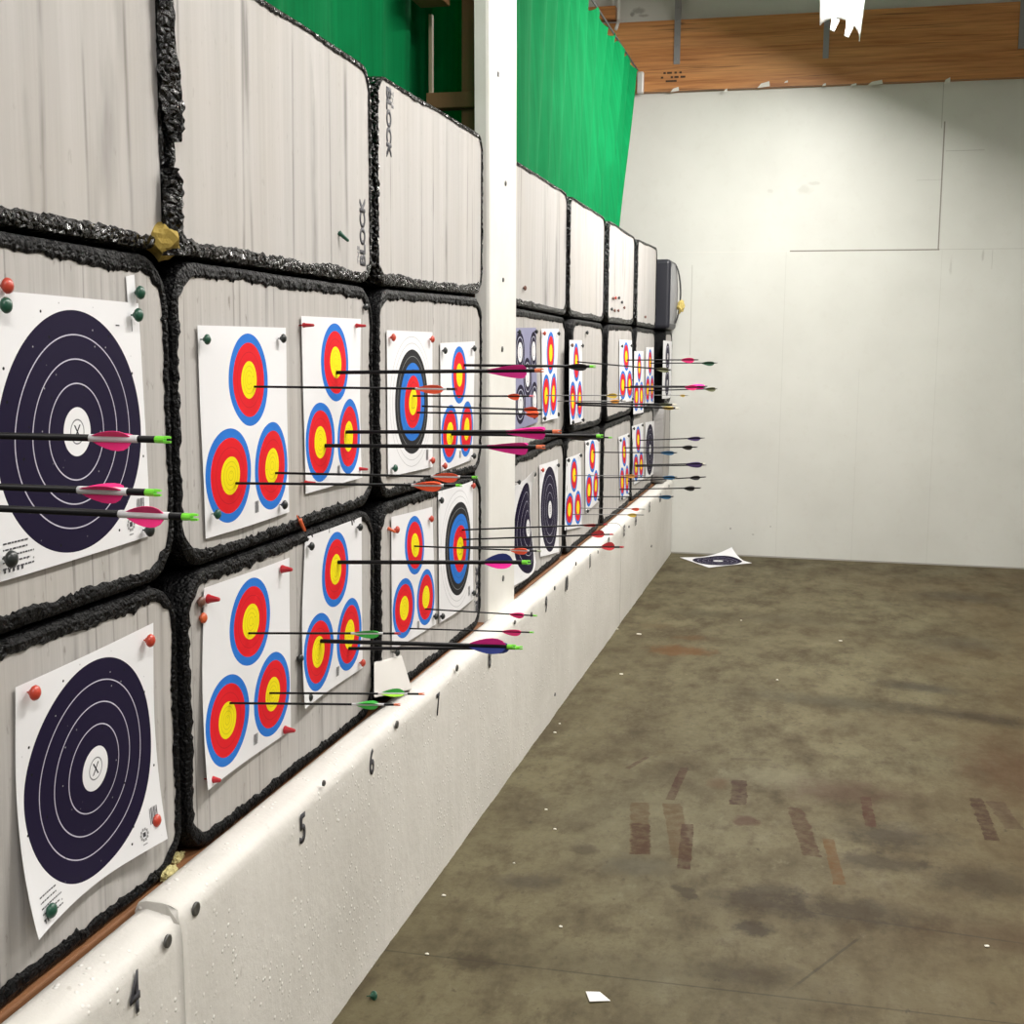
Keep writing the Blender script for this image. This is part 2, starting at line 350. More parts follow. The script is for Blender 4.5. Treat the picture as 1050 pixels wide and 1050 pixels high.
for (px, py, hw, hh, amt, col) in [(825,195,.06,.04,.3,(.40,.38,.33)), (835,188,.05,.015,.35,(.42,.40,.36)), (790,196,.03,.02,.3,(.42,.40,.36)), (655,11,.05,.03,.5,(.2,.18,.16)), (648,15,.02,.02,.6,(.15,.14,.13)), (660,16,.05,.012,.5,(.25,.23,.2)),
                                   (1008,262,.01,.05,.35,(.3,.28,.25)), (975,272,.012,.07,.25,(.3,.28,.25)), (749,542,.006,.008,.7,(.1,.1,.1)), (772,548,.012,.008,.5,(.2,.2,.2)), (790,540,.006,.006,.7,(.1,.1,.1)), (742,571,.04,.008,.4,(.2,.17,.13))]:
    q = un(px, py, 1, YB); v = t.mapping(co, (hw, 1, hh), (q.x, q.y, q.z), (0,0,0), 'TEXTURE'); ln = t.n('ShaderNodeVectorMath', operation='LENGTH'); t.l(v, ln.inputs[0])
    d = t.math('ADD', ln.outputs['Value'], t.math('MULTIPLY', t.math('SUBTRACT', n2, .5), 2.))
    c = t.mix(t.mrange(d, .5, 1.1, amt, 0), c, col)
t.set(c, .42, Specular_IOR_Level=.35); t.bump(n2, .12, .006)
struct(box('wall_back', (-1.2,YB,-.05), (6.5,YB+.15,5.0), t.m))
WALLP = plain((.62,.60,.56), .7)
struct(box('wall_left', (-1.2,-3,0), (-1.0,YB,5.0), WALLP))
struct(box('wall_right', (6.5,-3,0), (6.7,YB,5.0), WALLP))
struct(box('ceiling', (-1.2,-3,5.0), (6.7,YB+.15,5.1), plain((.66,.64,.62), .8)))
struct(box('gap_shade_backing', (-.36,-.6,.0), (-.30,YB-.01,2.44), plain((.03,.028,.027), .9)))  # added dark sheet: its near-black colour stands for shade in the bale gaps

# glulam beam along the end wall
t = NT('glulam_beam'); co = t.co()
g = t.noise(t.mapping(co, (1.6, 8, 42)), 1, 6, .62); g2 = t.noise(t.mapping(co, (.5, 3, 9)), 1, 4, .6)
w = t.n('ShaderNodeSeparateXYZ'); t.l(co, w.inputs[0])
lay = t.math('FRACT', t.math('MULTIPLY', w.outputs[2], 1/.14)); lm = t.mrange(lay, 0, .05, 1, 0)
c = t.mix(t.mrange(g, .35, .65), (.60,.265,.082), (.33,.118,.034)); c = t.mix(t.mrange(g2, .42, .62, 0, .45), c, (.74,.38,.14)); c = t.mix(t.math('MULTIPLY', lm, .35), c, (.12,.045,.015))
st = t.mrange(t.noise(t.mapping(co, (1.1, 5, 55)), 1, 3, .6), .58, .70); c = t.mix(t.math('MULTIPLY', st, .75), c, (.06,.022,.01))
kn = t.vor(t.mapping(co, (1, .0, 3)), 1.6); c = t.mix(t.mrange(kn, .03, .07, .8, 0), c, (.045,.018,.012))
t.set(c, .5); t.bump(g, .12, .004); BEAM = t.m
BY = YB-.07
bz0, bz1 = 3.852, 4.412
beam = empty('roof_beam', (2.5, BY, bz0), 'wide orange-brown laminated timber beam along the top of the white end wall', 'beam')
def world_child(o): o.matrix_parent_inverse = o.parent.matrix_basis.inverted(); return o
bo = link('timber', meshd('timber', *(lambda a: a)((
    [(x-2.5, y-BY, z-bz0) for z in (bz0, bz1) for (x, y) in ((-1.0,BY),(6.5,BY),(6.5,YB),(-1.0,YB))],
    [(0,1,5,4),(1,2,6,5),(2,3,7,6),(3,0,4,7),(4,5,6,7),(3,2,1,0)]))), BEAM, beam)
# maker's stamp, small and unreadable: rows of dashes
vs, fs = [], []
for row, (z, xs) in enumerate([(4.02,(0,.03,.05,.09,.13)), (3.985,(-.02,.06,.09,.105,.14,.16)), (3.955,(.02,.04,.055,.075,.09))]):
    for x in xs:
        q = un(680,88,1,BY); a = q.x+x; k = len(vs)
        vs += [(a-2.5, -.002, z-.012-bz0-.02), (a+.02-2.5, -.002, z-.012-bz0-.02), (a+.02-2.5, -.002, z+.004-bz0-.02), (a-2.5, -.002, z+.004-bz0-.02)]; fs.append((k,k+1,k+2,k+3))
o = link('ink_stamp', meshd('ink_stamp', vs, fs), plain((.06,.03,.015), .7), beam); o['label'] = 'small faded black ink stamp'
# white foam scraps left on the lower edge of the beam
vs, fs = [], []
for (px, py, w, h) in [(744,93,.03,.03),(783,87,.10,.05),(806,84,.03,.02),(845,87,.03,.025),(875,87,.05,.02),(897,85,.12,.04),(971,83,.05,.05),(692,92,.07,.04)]:
    q = un(px, py, 1, BY); k = len(vs); x, z = q.x-2.5, q.z-bz0
    vs += [(x-w/2,-.008,z-h/2),(x+w/2,-.012,z-h*.3),(x+w*.45,-.010,z+h/2),(x-w*.2,-.008,z+h*.2),(x,.0,z)]; fs += [(k,k+1,k+2,k+3)]
o = link('paper_shreds', meshd('paper_shreds', vs, fs), plain((.75,.73,.68), .8), beam); o['label'] = 'torn white shreds along the lower edge'
STEEL = plain((.33,.33,.34), .45, .7)
for (px, py0, py1, w, lab) in [(694,-30,66,.05,'grey metal strap on the timber beam near the green curtain'), (846.5,-30,60,.045,'bright metal strap on the timber beam beside the hanging lamp'), (1048,-30,50,.06,'dark metal strap on the timber beam at the right edge of the photo')]:
    a = un(px, py1, 1, BY); z1 = 4.95
    vs, fs = merge(*[([(x, y, z) for z in (a.z, z1) for (x, y) in ((a.x-w/2,BY-.012),(a.x+w/2,BY-.012),(a.x+w/2,BY),(a.x-w/2,BY))], [(0,1,5,4),(1,2,6,5),(2,3,7,6),(3,0,4,7),(4,5,6,7),(3,2,1,0)])])
    for k in range(5):
        lv, lf = lathe([(0,.008),(.004,.008),(.006,.003)], 8); z = a.z+.04+k*.10
        vs, fs = merge((vs, fs), ([(a.x+v[1], BY-.012-v[0], z+v[2]) for v in lv], lf))
    tag(link('metal_strap', meshd('metal_strap', vs, fs), STEEL), lab, 'strap', 'metal straps on the beam')
q = un(610,22,1,YB-.05); q2 = un(632,7,1,YB-.05)
tag(box('timber_block', (q.x-.3,YB-.09,q.z), (q2.x,YB-.001,q2.z), BEAM), 'short orange timber block beside the white conduit above the curtain', 'wood block')
q = un(635,0,1,YB-.08)
vs, fs = merge(tube((q.x,YB-.10,4.42),(q.x,YB-.10,4.95),.014), tube((q.x,YB-.10,4.42),(q.x-.01,YB-.16,4.34),.014), tube((q.x-.05,YB-.07,4.45),(q.x-.05,YB-.07,4.95),.010))
tag(link('white_conduit', meshd('white_conduit', vs, fs, True), plain((.75,.74,.72), .4)), 'white conduit pipes running up the wall behind the curtain top', 'pipe')

# ------------------------------------------------------------------ foam bales
ys = {'A': (1.12,2.335), 'B': (2.335,3.54), 'C': (3.545,4.79), 'D': (5.27,6.485), 'E': (6.485,7.66), 'F': (7.66,8.945), 'G': (8.945,10.19), 'H': (10.20,10.70)}
# heights of the row boundaries at left and right of each column
zs = {'A': ((.66,.675),(1.272,1.272),(1.945,1.931),(2.56,2.56)), 'B': ((.675,.635),(1.271,1.279),(1.931,1.929),(2.56,2.552)), 'C': ((.635,.64),(1.279,1.262),(1.929,1.95),(2.552,2.564)),
      'D': ((.65,.662),(1.27,1.292),(1.93,1.913),(2.55,2.548)), 'E': ((.662,.675),(1.292,1.285),(1.913,1.907),(2.546,2.543)), 'F': ((.675,.675),(1.285,1.29),(1.907,1.914),(2.543,2.536)),
      'G': ((.675,.66),(1.29,1.302),(1.914,1.905),(2.536,2.56)), 'H': ((.66,.66),(1.30,1.30),(1.905,1.905),(2.46,2.46))}
colname = {'A': 'above number 4', 'B': 'above numbers 5 and 6', 'C': 'just left of post', 'D': 'just right of post',
           'E': 'second column right of post', 'F': 'third column right of post', 'G': 'fourth column right of post', 'H': 'against the end wall'}
rowname = ['bottom row', 'middle row', 'top row']
def outline(y0, y1, zl0, zr0, zl1, zr1, r, step, inset=0.):
    cs = [Vector((y0+inset, zl0+inset)), Vector((y1-inset, zr0+inset)), Vector((y1-inset, zr1-inset)), Vector((y0+inset, zl1-inset))]
    pts, nrm = [], []
    for i in range(4):
        p0, p1, p2 = cs[i-1], cs[i], cs[(i+1)%4]
        d0, d1 = (p0-p1).normalized(), (p2-p1).normalized()
        a, b = p1+d0*r, p1+d1*r
        nx = cs[(i+1)%4]; 
        for k in range(7):
            th = k/6*PI/2; w0 = 1-math.sin(th); w1 = 1-math.cos(th)
            pts.append(p1 + d0*(r*w0) + d1*(r*w1)); n = (d0*math.cos(th-0)*-0 + 0*d1)
            nrm.append((-(d0*math.sin(th)) - d1*math.cos(th)).normalized()*-1)
        e = nx - d1*r*1.0 if True else None
        q0, q1 = b, nx + (p1-nx).normalized()*r
        L = (q1-q0).length; m = max(1, int(L/step)); nn = Vector((-d1.y, d1.x))
        for k in range(1, m): pts.append(q0.lerp(q1, k/m)); nrm.append(nn)
    return pts, nrm
XO = {('E',1):.032, ('F',1):.024, ('G',1):.018, ('E',2):.012, ('F',2):.024, ('G',2):.020, ('E',0):.008, ('F',0):.010, ('G',0):.006, ('C',2):.012, ('C',1):.010, ('C',0):.009,
      ('B',0):.009, ('B',1):.004, ('B',2):.010, ('H',0):.08, ('H',1):.08}
def surf_x(px, py):
    q = un(px, py, 0, 0.)
    for col in ys:
        if ys[col][0] <= q.y <= ys[col][1]:
            row = 0 if q.z < 1.28 else (1 if q.z < 1.92 else 2)
            return XO.get((col, row), 0.)
    return 0.
def make_bale(col, row):
    y0, y1 = ys[col]; (a0, b0), (a1, b1) = zs[col][row], zs[col][row+1]
    g = .004; y0 += g; y1 -= g; a0 += g; b0 += g; a1 -= g; b1 -= g
    x0 = XO.get((col, row), 0.)
    near = col in 'ABC'
    if col != 'H':
        f_ = (CX-x0)/CX; y1 *= f_; a0, b0, a1, b1 = [CH+(z-CH)*f_ for z in (a0, b0, a1, b1)]
    if row == 0: a0 = b0 = .648
    base = empty('foam_bale', (x0-.12, (y0+y1)/2, min(a0, b0)), '', 'archery bale', 'foam bales of the target wall')
    if col == 'H': base['label'] = f'narrow grey foam bale with {"black" if row else "grey"} side, {rowname[row]}, {colname[col]}'
    else: base['label'] = f'grey foam bale edged in black wrap, {rowname[row]}, {colname[col]}'
    L = base.location
    step = .008 if near else .018
    r = .10 if row < 2 else .075
    pts, nrm = outline(y0, y1, a0, b0, a1, b1, r, step)
    # foam core
    r_i, ins = r-.02, .012
    cp, _ = outline(y0, y1, a0, b0, a1, b1, r_i, .2, ins); n = len(cp)
    vs = [(x0-L.x, p.x-L.y, p.y-L.z) for p in cp] + [(x0-.24-L.x, p.x-L.y, p.y-L.z) for p in cp]
    fs = [tuple(range(n)), tuple(range(2*n-1, n-1, -1))] + [(i, n+i, n+(i+1)%n, (i+1)%n) for i in range(n)]
    core = link('foam_core', meshd('foam_core', vs, fs), FOAM_TOP if row == 2 else FOAM_MID, base)
    # black wrap around the rim
    prof = [(1., .0012), (.8, .006), (.4, .006), (.1, .0005), (-.05, -.02), (-.06, -.07), (-.06, -.243)]
    vs = []; sd = random.uniform(0, 100); n = len(pts)
    for p, nn in zip(pts, nrm):
        big = noise.noise(Vector((p.x*5, p.y*5, sd))); fine = noise.noise(Vector((p.x*38, p.y*38, sd+7))); ff = noise.noise(Vector((p.x*130, p.y*130, sd+3)))
        top = nn.y < -.5; bot = nn.y > .5
        lip = ((.021 if row == 1 else .027) if not (top or bot) else .033)
        if row == 2 and top: lip = .016
        if row == 2 and not (top or bot): lip = .014
        lip += .010*big + .006*fine + .004*ff + (.008*max(0, ff)**2 if row < 2 else 0)
        if row == 2 and not bot: lip = lip - .004*fine
        lip = max(.006, lip)
        for j, (u, x) in enumerate(prof):
            d = lip*u if u > 0 else .06*u*0 - .001
            jit = .0028*noise.noise(Vector((p.x*60+j*9, p.y*60, sd+j*3))) if j > 0 else 0
            q = p + nn*(d + (jit if 1 <= j <= 5 else 0))
            xx = x + (jit*1.5 if 1 <= j <= 4 else 0)
            vs.append((x0+xx-L.x, q.x-L.y, q.y-L.z))
    k = len(prof); fs = []
    for i in range(n):
        for j in range(k-1): fs.append((i*k+j, i*k+j+1, ((i+1)%n)*k+j+1, ((i+1)%n)*k+j))
    w = link('black_wrap', meshd('black_wrap', vs, fs), plain((.33,.32,.31), .7) if (col, row) == ('H', 0) else (WRAP_GLOSS if row == 2 else WRAP), base); w['label'] = 'crumpled black plastic wrap around the rim'
    return base, core, x0
bales = {}
for col in 'ABCDEFG':
    for row in range(3): bales[col, row] = make_bale(col, row)
for row in range(2): bales['H', row] = make_bale('H', row)
# stencilled brand on three bales
def brand(key, px, py, up, L_=.185):
    base, core, x0 = bales[key]; c = un(px, py, 0, x0); c = c - base.location; X = Vector((0,0,1)) if up else Vector((0,0,-1)); Y = Vector((0,-1,0)) if up else Vector((0,1,0))
    put_text('printed_lettering', 'BLOCK', c, X, Y, L_, .042, .0015, INK, core, .015, .012)
    put_text('printed_lettering', 'THE', c + X*(-L_*.36) + Y*.034, X, Y, .05, .016, .0015, GREYINK, core)
brand(('B',2), 371.5, 238, True); brand(('C',2), 398.5, 126, False, .20); brand(('C',0), 489, 603, True)
# big curl of wrap hanging over the left side of the top bale above lane 5
def crumple(pts2, px_w, key, sd):
    base, core, x0 = bales[key]; L = base.location; n = 40; m = 9; vs = []; fs = []
    for i in range(n+1):
        s = i/n*(len(pts2)-1); k = min(int(s), len(pts2)-2); f = s-k
        a = [pts2[k][j]*(1-f)+pts2[k+1][j]*f for j in range(3)]
        l, r_ = un(a[0], a[2], 0, x0), un(a[1], a[2], 0, x0)
        for j in range(m+1):
            q = l.lerp(r_, j/m); d = .004+.02*math.sin(PI*j/m)+.010*noise.noise(Vector((i*.35, j*.6, sd)))
            vs.append((q.x+d-L.x, q.y-L.y, q.z-L.z))
    for i in range(n):
        for j in range(m): fs.append((i*(m+1)+j, i*(m+1)+j+1, (i+1)*(m+1)+j+1, (i+1)*(m+1)+j))
    return link('loose_wrap', meshd('loose_wrap', vs, fs), WRAP_GLOSS, base)
crumple([(158,171,-20),(160,174,20),(161,179,70),(164,184,110),(168,184,128),(172,178,146)], 0, ('B',2), 4)
crumple([(167,171,172),(166,183,185),(165,183,215),(165,184,240),(164,192,262)], 0, ('B',2), 9)

# black wrapped block topping the narrow end column
blk = empty('wrapped_block', (-.1,10.45,1.91), 'black wrapped foam block on top of the narrow column by the end wall', 'archery block')
bm = bmesh.new(); box_bm(bm, (-.05,-.245,0), (.215,.235,.555), .03, 3); me = bpy.data.meshes.new('body'); bm.to_mesh(me); bm.free()
link('body', me, plain((.018,.019,.028), .45), blk)
vs = []; fs = []; n = 10
for i in range(n+1):
    for j in range(n+1):
        y = -.225+.44*j/n; z = .04+.49*i/n; b = .03*math.sin(PI*j/n)**.6*math.sin(PI*i/n)**.6
        vs.append((.214+b, y, z))
for i in range(n):
    for j in range(n): fs.append((i*(n+1)+j, i*(n+1)+j+1, (i+1)*(n+1)+j+1, (i+1)*(n+1)+j))
link('front_face', meshd('front_face', vs, fs, True), plain((.30,.30,.31), .6), blk)
sv = []; sf = []
for i in range(13):
    z = .05+.47*i/12; x = .222+.040*math.sin(PI*i/12)**.7
    for (dy, dx) in ((.03,0),(.09,0),(.09,.008),(.03,.008)): sv.append((x+dx, dy, z))
for i in range(12):
    for k in range(4): sf.append((i*4+k, i*4+(k+1)%4, (i+1)*4+(k+1)%4, (i+1)*4+k))
link('strap', meshd('strap', sv, sf), plain((.012,.012,.014), .5), blk)
def lump(name, loc, size, col, seed, n=2, freq=2.2, amp=.45, flat=1.):
    bm = bmesh.new(); bmesh.ops.create_icosphere(bm, subdivisions=3, radius=1)
    for v in bm.verts:
        d = v.co.normalized(); k = 1+amp*noise.noise(d*freq+Vector((seed,0,0)))+amp*.4*noise.noise(d*freq*3+Vector((seed,5,0)))
        v.co = Vector((d.x*size[0]*k, d.y*size[1]*k, d.z*size[2]*k*flat))
    me = bpy.data.meshes.new(name); bm.to_mesh(me); bm.free()
    t_ = NT('yellow_foam_rubber'); nn = t_.noise(t_.co(), 55, 4, .7); t_.set(t_.mix(nn, col, tuple(x*.55 for x in col)), .9); t_.bump(nn, .5, .01)
    o = link(name, me, t_.m); o.location = loc; return o
tag(lump('foam_lump', (.17,10.50,2.10), (.03,.04,.05), (.78,.62,.20), 3), 'small yellow foam tuft sticking out of the black block at far end', 'foam lump')
q = un(167,246,0,.0)
tag(lump('foam_lump', (.0,q.y,q.z), (.035,.040,.034), (.50,.36,.08), 8, freq=1.6), 'yellow foam chunk stuffed where the four bales left of lane 5 meet', 'foam lump')

# ------------------------------------------------------------------ wooden ledge, barrier boards, post
shelf = box('wooden_ledge', (-.295,-.6,.0), (.012,10.70,.645), WOOD, bev=.004)
tag(shelf, 'long brown timber ledge under the bottom row of bales behind the white barrier', 'ledge')
def barrier_board(y0, y1, xo, ztop0, ztop1, label):
    base = empty('foam_board', (xo-.03,(y0+y1)/2,0), label, 'barrier', 'white boards of the low barrier')
    prof = [(-.098,.0),(-.098,-.02),(-.092,-.004),(-.075,.0),(-.05,.0),(-.034,-.001),(-.021,-.005),(-.010,-.013),(-.003,-.024),(0,-.038),(0,-.07),(0,-.2),(0,-.4),(0,-.5),(0,None)]
    n = max(4, int((y1-y0)/.03)); vs = []; k = len(prof)
    for i in range(n+1):
        f = i/n; y = y0+(y1-y0)*f; zt = ztop0+(ztop1-ztop0)*f
        for j, (x, dz) in enumerate(prof):
            z = 0. if (dz is None or j == 0) else zt+dz
            e = noise.noise(Vector((y*4, j*.4, 2)))*.003+noise.noise(Vector((y*19, j*1.3, 5)))*.0022
            yy = y
            if i in (0, n) and 2 <= j <= 7: yy += (.012 if j > 6 else .006)*(1 if i == 0 else -1)*(1 if 4 <= j else .3)
            vs.append((xo+x+(e if j > 1 else 0)-base.location.x, yy-base.location.y, z+(e if 1 < j < 8 else 0)))
    fs = []
    for i in range(n):
        for j in range(k-1): fs.append((i*k+j, i*k+j+1, (i+1)*k+j+1, (i+1)*k+j))
    fs.append(tuple(range(k))); fs.append(tuple(range(n*k, n*k+k))[::-1])
    pn = meshd('panel', vs, fs, True)
    for pl in pn.polygons[-2:]: pl.use_smooth = False
    link('panel', pn, BARRIER, base); return base
B1 = barrier_board(-.6, 2.095, .126, .660, .656, 'white foam barrier board nearest the camera with the number 4')
B2 = barrier_board(2.10, 7.80, .120, .668, .650, 'long white foam barrier board numbered from 5 to 12')
B3 = barrier_board(7.806, 10.70, .118, .652, .645, 'far white foam barrier board reaching the end wall')
def board_for(y): return B1 if y < 2.097 else (B2 if y < 7.8 else B3)
for (s, px, py) in [('4',134,1018),('5',310,849),('6',381,781),('7',449,722),('8',502,675),('9',560,619.5),('10',581,598),('11',605,575),('12',624,557),('13',640,544),('14',652,533),('15',666,520),('16',677,510)]:
    q = un(px, py, 0, .122); b = board_for(q.y); x = .130 if b is B1 else .1225
    h = .082 if s == '4' else .074
    o = put_text('lane_number', s, Vector((x, q.y, q.z))-b.location, (0,1,0), (0,0,1), .034*(1 if len(s) == 1 else 1.9)*(.55 if s == '11' else 1), h, .0012, INK, b, .02)
    o['label'] = f'stencilled black number {s}'
SCREW = plain((.13,.13,.125), .4, .6)
sv, sf = lathe([(-.002,.013),(.002,.013),(.003,.010),(.0012,.005),(.0012,.001)], 14)
screw_me = meshd('screw', sv, sf, True); screw_me.materials.append(SCREW)
sv, sf = lathe([(-.002,.011),(.001,.010),(.0014,.001)], 12)
def add_screw(parent, px, py, x, s=1.):
    q = un(px, py, 0, x); o = bpy.data.objects.new('screw', screw_me); COL.objects.link(o); o.parent = parent; o.location = Vector((x, q.y, q.z))-parent.location; o.scale = (1, s, s)
for (px, py, s) in [(172,965,1),(201,932,1.1),(332,803,.6),(407,743,.9),(468.6,685,.9),(528,638,.7),(545,630,.8),(568.8,603,.8),(590.5,578,.8),(613,566,.7),(645,540,.7),(668,560,.8),(686,498.5,.9),(569,712,.7)]:
    y = un(px, py, 0, .122).y; b = board_for(y); add_screw(b, px, py, .129 if b is B1 else .1215, s)
post = empty('foam_post', (-.02,5.03,.62), 'tall white foam-clad post standing in the target wall behind the barrier', 'post')
n = 48; vs = []; fs = []; prof = None
for i in range(n+1):
    z = .60+4.3*i/n; lean = -.035*max(0, (z-1.6)/1.4)**1.3*(1 if z < 3.2 else 1.2) ; yl, yr = 4.812+lean, 5.262+lean
    ring_ = [(-.03,yl),(.015,yl),(.026,yl+.003),(.03,yl+.012),(.03,5.03+lean),(.03,yr-.012),(.026,yr-.003),(.015,yr),(-.03,yr)]
    for (x, y) in ring_: vs.append((x+.02, y-5.03, z-.62))
k = 9
for i in range(n):
    for j in range(k): fs.append((i*k+j, i*k+(j+1)%k, (i+1)*k+(j+1)%k, (i+1)*k+j))
fs += [tuple(range(k))[::-1], tuple(range(n*k, n*k+k))]
link('cladding', meshd('cladding', vs, fs), POSTM, post)
for (px, py, s) in [(511,76,.8),(518.5,188,.8),(516,287,.7),(515,358,.9),(516,593,1.)]: add_screw(post, px, py, .0315, s)
stud = empty('timber_framing', (-.08,5.03,2.3), 'brown timber frame behind the white post with a short cross rail', 'frame')
def wbox(name, lo, hi, parent, mat=STUDM, bev=.003):
    L = parent.location; return box(name, Vector(lo)-L, Vector(hi)-L, mat, parent, bev)
wbox('stud', (-.135,4.97,.65), (-.035,5.10,4.9), stud)
wbox('rail', (-.27,4.93,2.695), (-.035,5.0,2.755), stud)
q = un(432,40,0,-.15)
sl = box('thin_batten', (-.265,4.95,2.30), (-.252,4.975,3.06), plain((.42,.33,.22), .7)); tag(sl, 'thin pale wooden batten in front of the dark green curtain left of the post', 'batten')
tag(box('hanging_timber', (-.27,4.72,3.06), (-.15,4.86,4.995), STUDM, bev=.004), 'lower end of a brown hanging timber at the top edge before the dark curtain', 'timber')

# ------------------------------------------------------------------ green curtains
t = NT('green_netting'); co = t.co(); g = t.noise(t.mapping(co, (1,60,3)), 1, 3); g2 = t.noise(co, 3, 3)
g = t.noise(t.mapping(co, (1,26,.6)), 1, 4, .7)
c = t.mix(t.mrange(g, .32, .72), (.003,.225,.068), (.002,.15,.045)); c = t.mix(t.mrange(g2, .5, .7, 0, .35), c, (.004,.27,.085))
t.set(c, .85, Specular_IOR_Level=.08); tr = t.n('ShaderNodeBsdfTranslucent'); t.l(c, tr.inputs[0]); ms = t.n('ShaderNodeMixShader'); ms.inputs[0].default_value = .28
t.l(t.b.outputs[0], ms.inputs[1]); t.l(tr.outputs[0], ms.inputs[2]); t.l(ms.outputs[0], t.t.nodes['Material Output'].inputs[0]); CURT = t.m
def curtain(name, x0, y0, y1t, y1b, zt, zb, label, sd, amp=.035, hooks=True):
    L = Vector((x0, (y0+y1t)/2, zb)); base = empty(name, L, label, 'curtain')
    n = int((y1t-y0)/.012); m = 26; vs = []; fs = []
    for i in range(n+1):
        u = i/n
        ph = 20*u*(y1t-y0) + 2.5*noise.noise(Vector((u*6, sd, 0)))
        for j in range(m+1):
            v = j/m; y = y0+((y1b*(1-v)+y1t*v)-y0)*u
            fold = amp*(.5+.5*v)*math.sin(ph)*(.55+.7*abs(noise.noise(Vector((u*9, 3, sd))))) + .02*noise.noise(Vector((u*14, v*1.3, sd)))
            z = zb+(zt-zb)*v
            if j == m: z -= .045*abs(math.sin(PI*u*(y1t-y0)/.22))
            if j == m-1: z -= .010*abs(math.sin(PI*u*(y1t-y0)/.22))
            vs.append((fold, y-L.y, z-L.z))
    for i in range(n):
        for j in range(m): fs.append((i*(m+1)+j, (i+1)*(m+1)+j, (i+1)*(m+1)+j+1, i*(m+1)+j+1))
    link('netting', meshd('netting', vs, fs, True), CURT, base)
    if hooks:
        a, b = tube((0,y0-L.y,zt-L.z+.012),(0,y1t+.12-L.y,zt-L.z+.012),.007)
        link('hanging_wire', meshd('hanging_wire', a, b, True), plain((.05,.05,.05), .5), base)
    return base
curtain('green_curtain', -.15, 5.20, 9.86, 9.24, 3.87, 2.575, 'bright green pleated netting curtain hanging right of the white post', 3)
curtain('green_curtain', -.34, 2.30, 7.0, 7.0, 3.87, 2.35, 'dark green netting curtain hanging behind the bales left of the post', 11, .05)
q = un(657,86,1,BY)
tag(box('curtain_bracket', (q.x-.025,BY-.05,q.z-.085), (q.x+.03,BY-.002,q.z+.09), plain((.62,.60,.58), .35, .2), bev=.012), 'pale grey bracket on the beam at the end of the green curtain', 'bracket')

# ------------------------------------------------------------------ paper targets
def bil(c, u, v):
    TL, TR, BR, BL = c; return TL*((1-u)*v)+TR*(u*v)+BR*(u*(1-v))+BL*((1-u)*(1-v))
papers = {}
def target(key, quad, mat, label, bulge=.006, curl=(0,0,0,0), marks=None, x=.006, gx=0., custom=None, seed=None, wall=True, name='paper_target'):
    """quad TL,TR,BR,BL; curl lifts a corner off the wall"""
    gx = surf_x(sum(a for a, b in quad)/4, sum(b for a, b in quad)/4) if wall and not gx else gx
    c = [Vector((x+gx, *un(a, b, 0, x+gx+.98*k_)[1:])) for (a, b), k_ in zip(quad, curl)] if wall else [Vector(q) for q in quad]
    sd = hash(key) % 50 if seed is None else seed
    sd = sum(ord(ch) for ch in key) % 50
    nrm = Vector((1,0,0)) if wall else Vector((0,0,1))
    def S(u, v, off=0.):
        p = bil(c, u, v)
        e_ = 16*u*(1-u)*v*(1-v)
        d = bulge*math.sin(PI*u)*(.45+.4*math.sin(PI*v)) + bulge*(.15+.85*e_)*.8*noise.noise(Vector((u*2.3, v*2.3, sd)))
        du, dv = u, v
        d += curl[0]*max(0, v-u-.3)**2*2 + curl[1]*max(0, u+v-1.3)**2*2 + curl[2]*max(0, u-v-.3)**2*2 + curl[3]*max(0, 1-u-v-.3)**2*2
        if custom: d += custom(u, v)
        return p + nrm*(d+off)
    o0 = (c[0]+c[1]+c[2]+c[3])/4
    N = 22; vs = []; fs = []; uvs = []
    for i in range(N+1):
        for j in range(N+1): vs.append(S(i/N, j/N)-o0); uvs.append((i/N, j/N))
    nf = (N+1)**2
    vs += [v - nrm*.0007 for v in vs]
    mi = []
    for i in range(N):
        for j in range(N):
            a = i*(N+1)+j; f = (a, a+N+1, a+N+2, a+1); fs.append(f); mi.append(0); fs.append(tuple(nf+q for q in f[::-1])); mi.append(1)
    rim = [i*(N+1) for i in range(N+1)]+[N*(N+1)+j for j in range(1, N+1)]+[i*(N+1)+N for i in range(N-1, -1, -1)]+[j for j in range(N-1, 0, -1)]
    uvl = uvs+uvs; k0 = len(vs); nr = len(rim)
    vs += [vs[a] for a in rim]+[vs[nf+a] for a in rim]; uvl += [(0,0)]*(2*nr)     # the cut edge keeps its own corners
    for q in range(nr): q2 = (q+1) % nr; fs.append((k0+q2, k0+q, k0+nr+q, k0+nr+q2)); mi.append(1)
    for (u0, v0, u1, v1, mk) in (marks or []):
        k = len(vs); n_ = max(1, int((u1-u0)/.04))
        for q in range(n_+1):
            for vv in (v0, v1): vs.append(S(u0+(u1-u0)*q/n_, vv, .0006)-o0); uvl.append((0,0))
        for q in range(n_): fs.append((k+2*q, k+2*q+2, k+2*q+3, k+2*q+1)); mi.append(mk)
    me = meshd(name, vs, fs, True, mi); uvlay = me.uv_layers.new(name='UVMap')
    for lp in me.loops: uvlay.data[lp.index].uv = uvl[lp.vertex_index]
    o = link(name, me, [mat, plain((.74,.74,.74), .6), INK, GREYINK]); o.location = o0
    tag(o, label, 'archery target', 'paper target faces on the bales' if wall else None)
    papers[key] = (S, o0); return o
def bars(u, v, w, h, n=6):
    return [(u+w*k/n, v, u+w*(k+(.6 if k % 2 else .35))/n, v+h, 2) for k in range(n)]
def smalltext(u, v, w, rows, dv=.022, sd=1):
    rr = random.Random(sd); out = []
    for r_ in range(rows):
        x = u
        lim = u+w*rr.uniform(.75, 1.)
        while x < lim:
            l = rr.uniform(.006, .02); out.append((x, v-dv*r_, min(x+l, lim), v-dv*r_+.006, 2)); x += l+.004
    return out
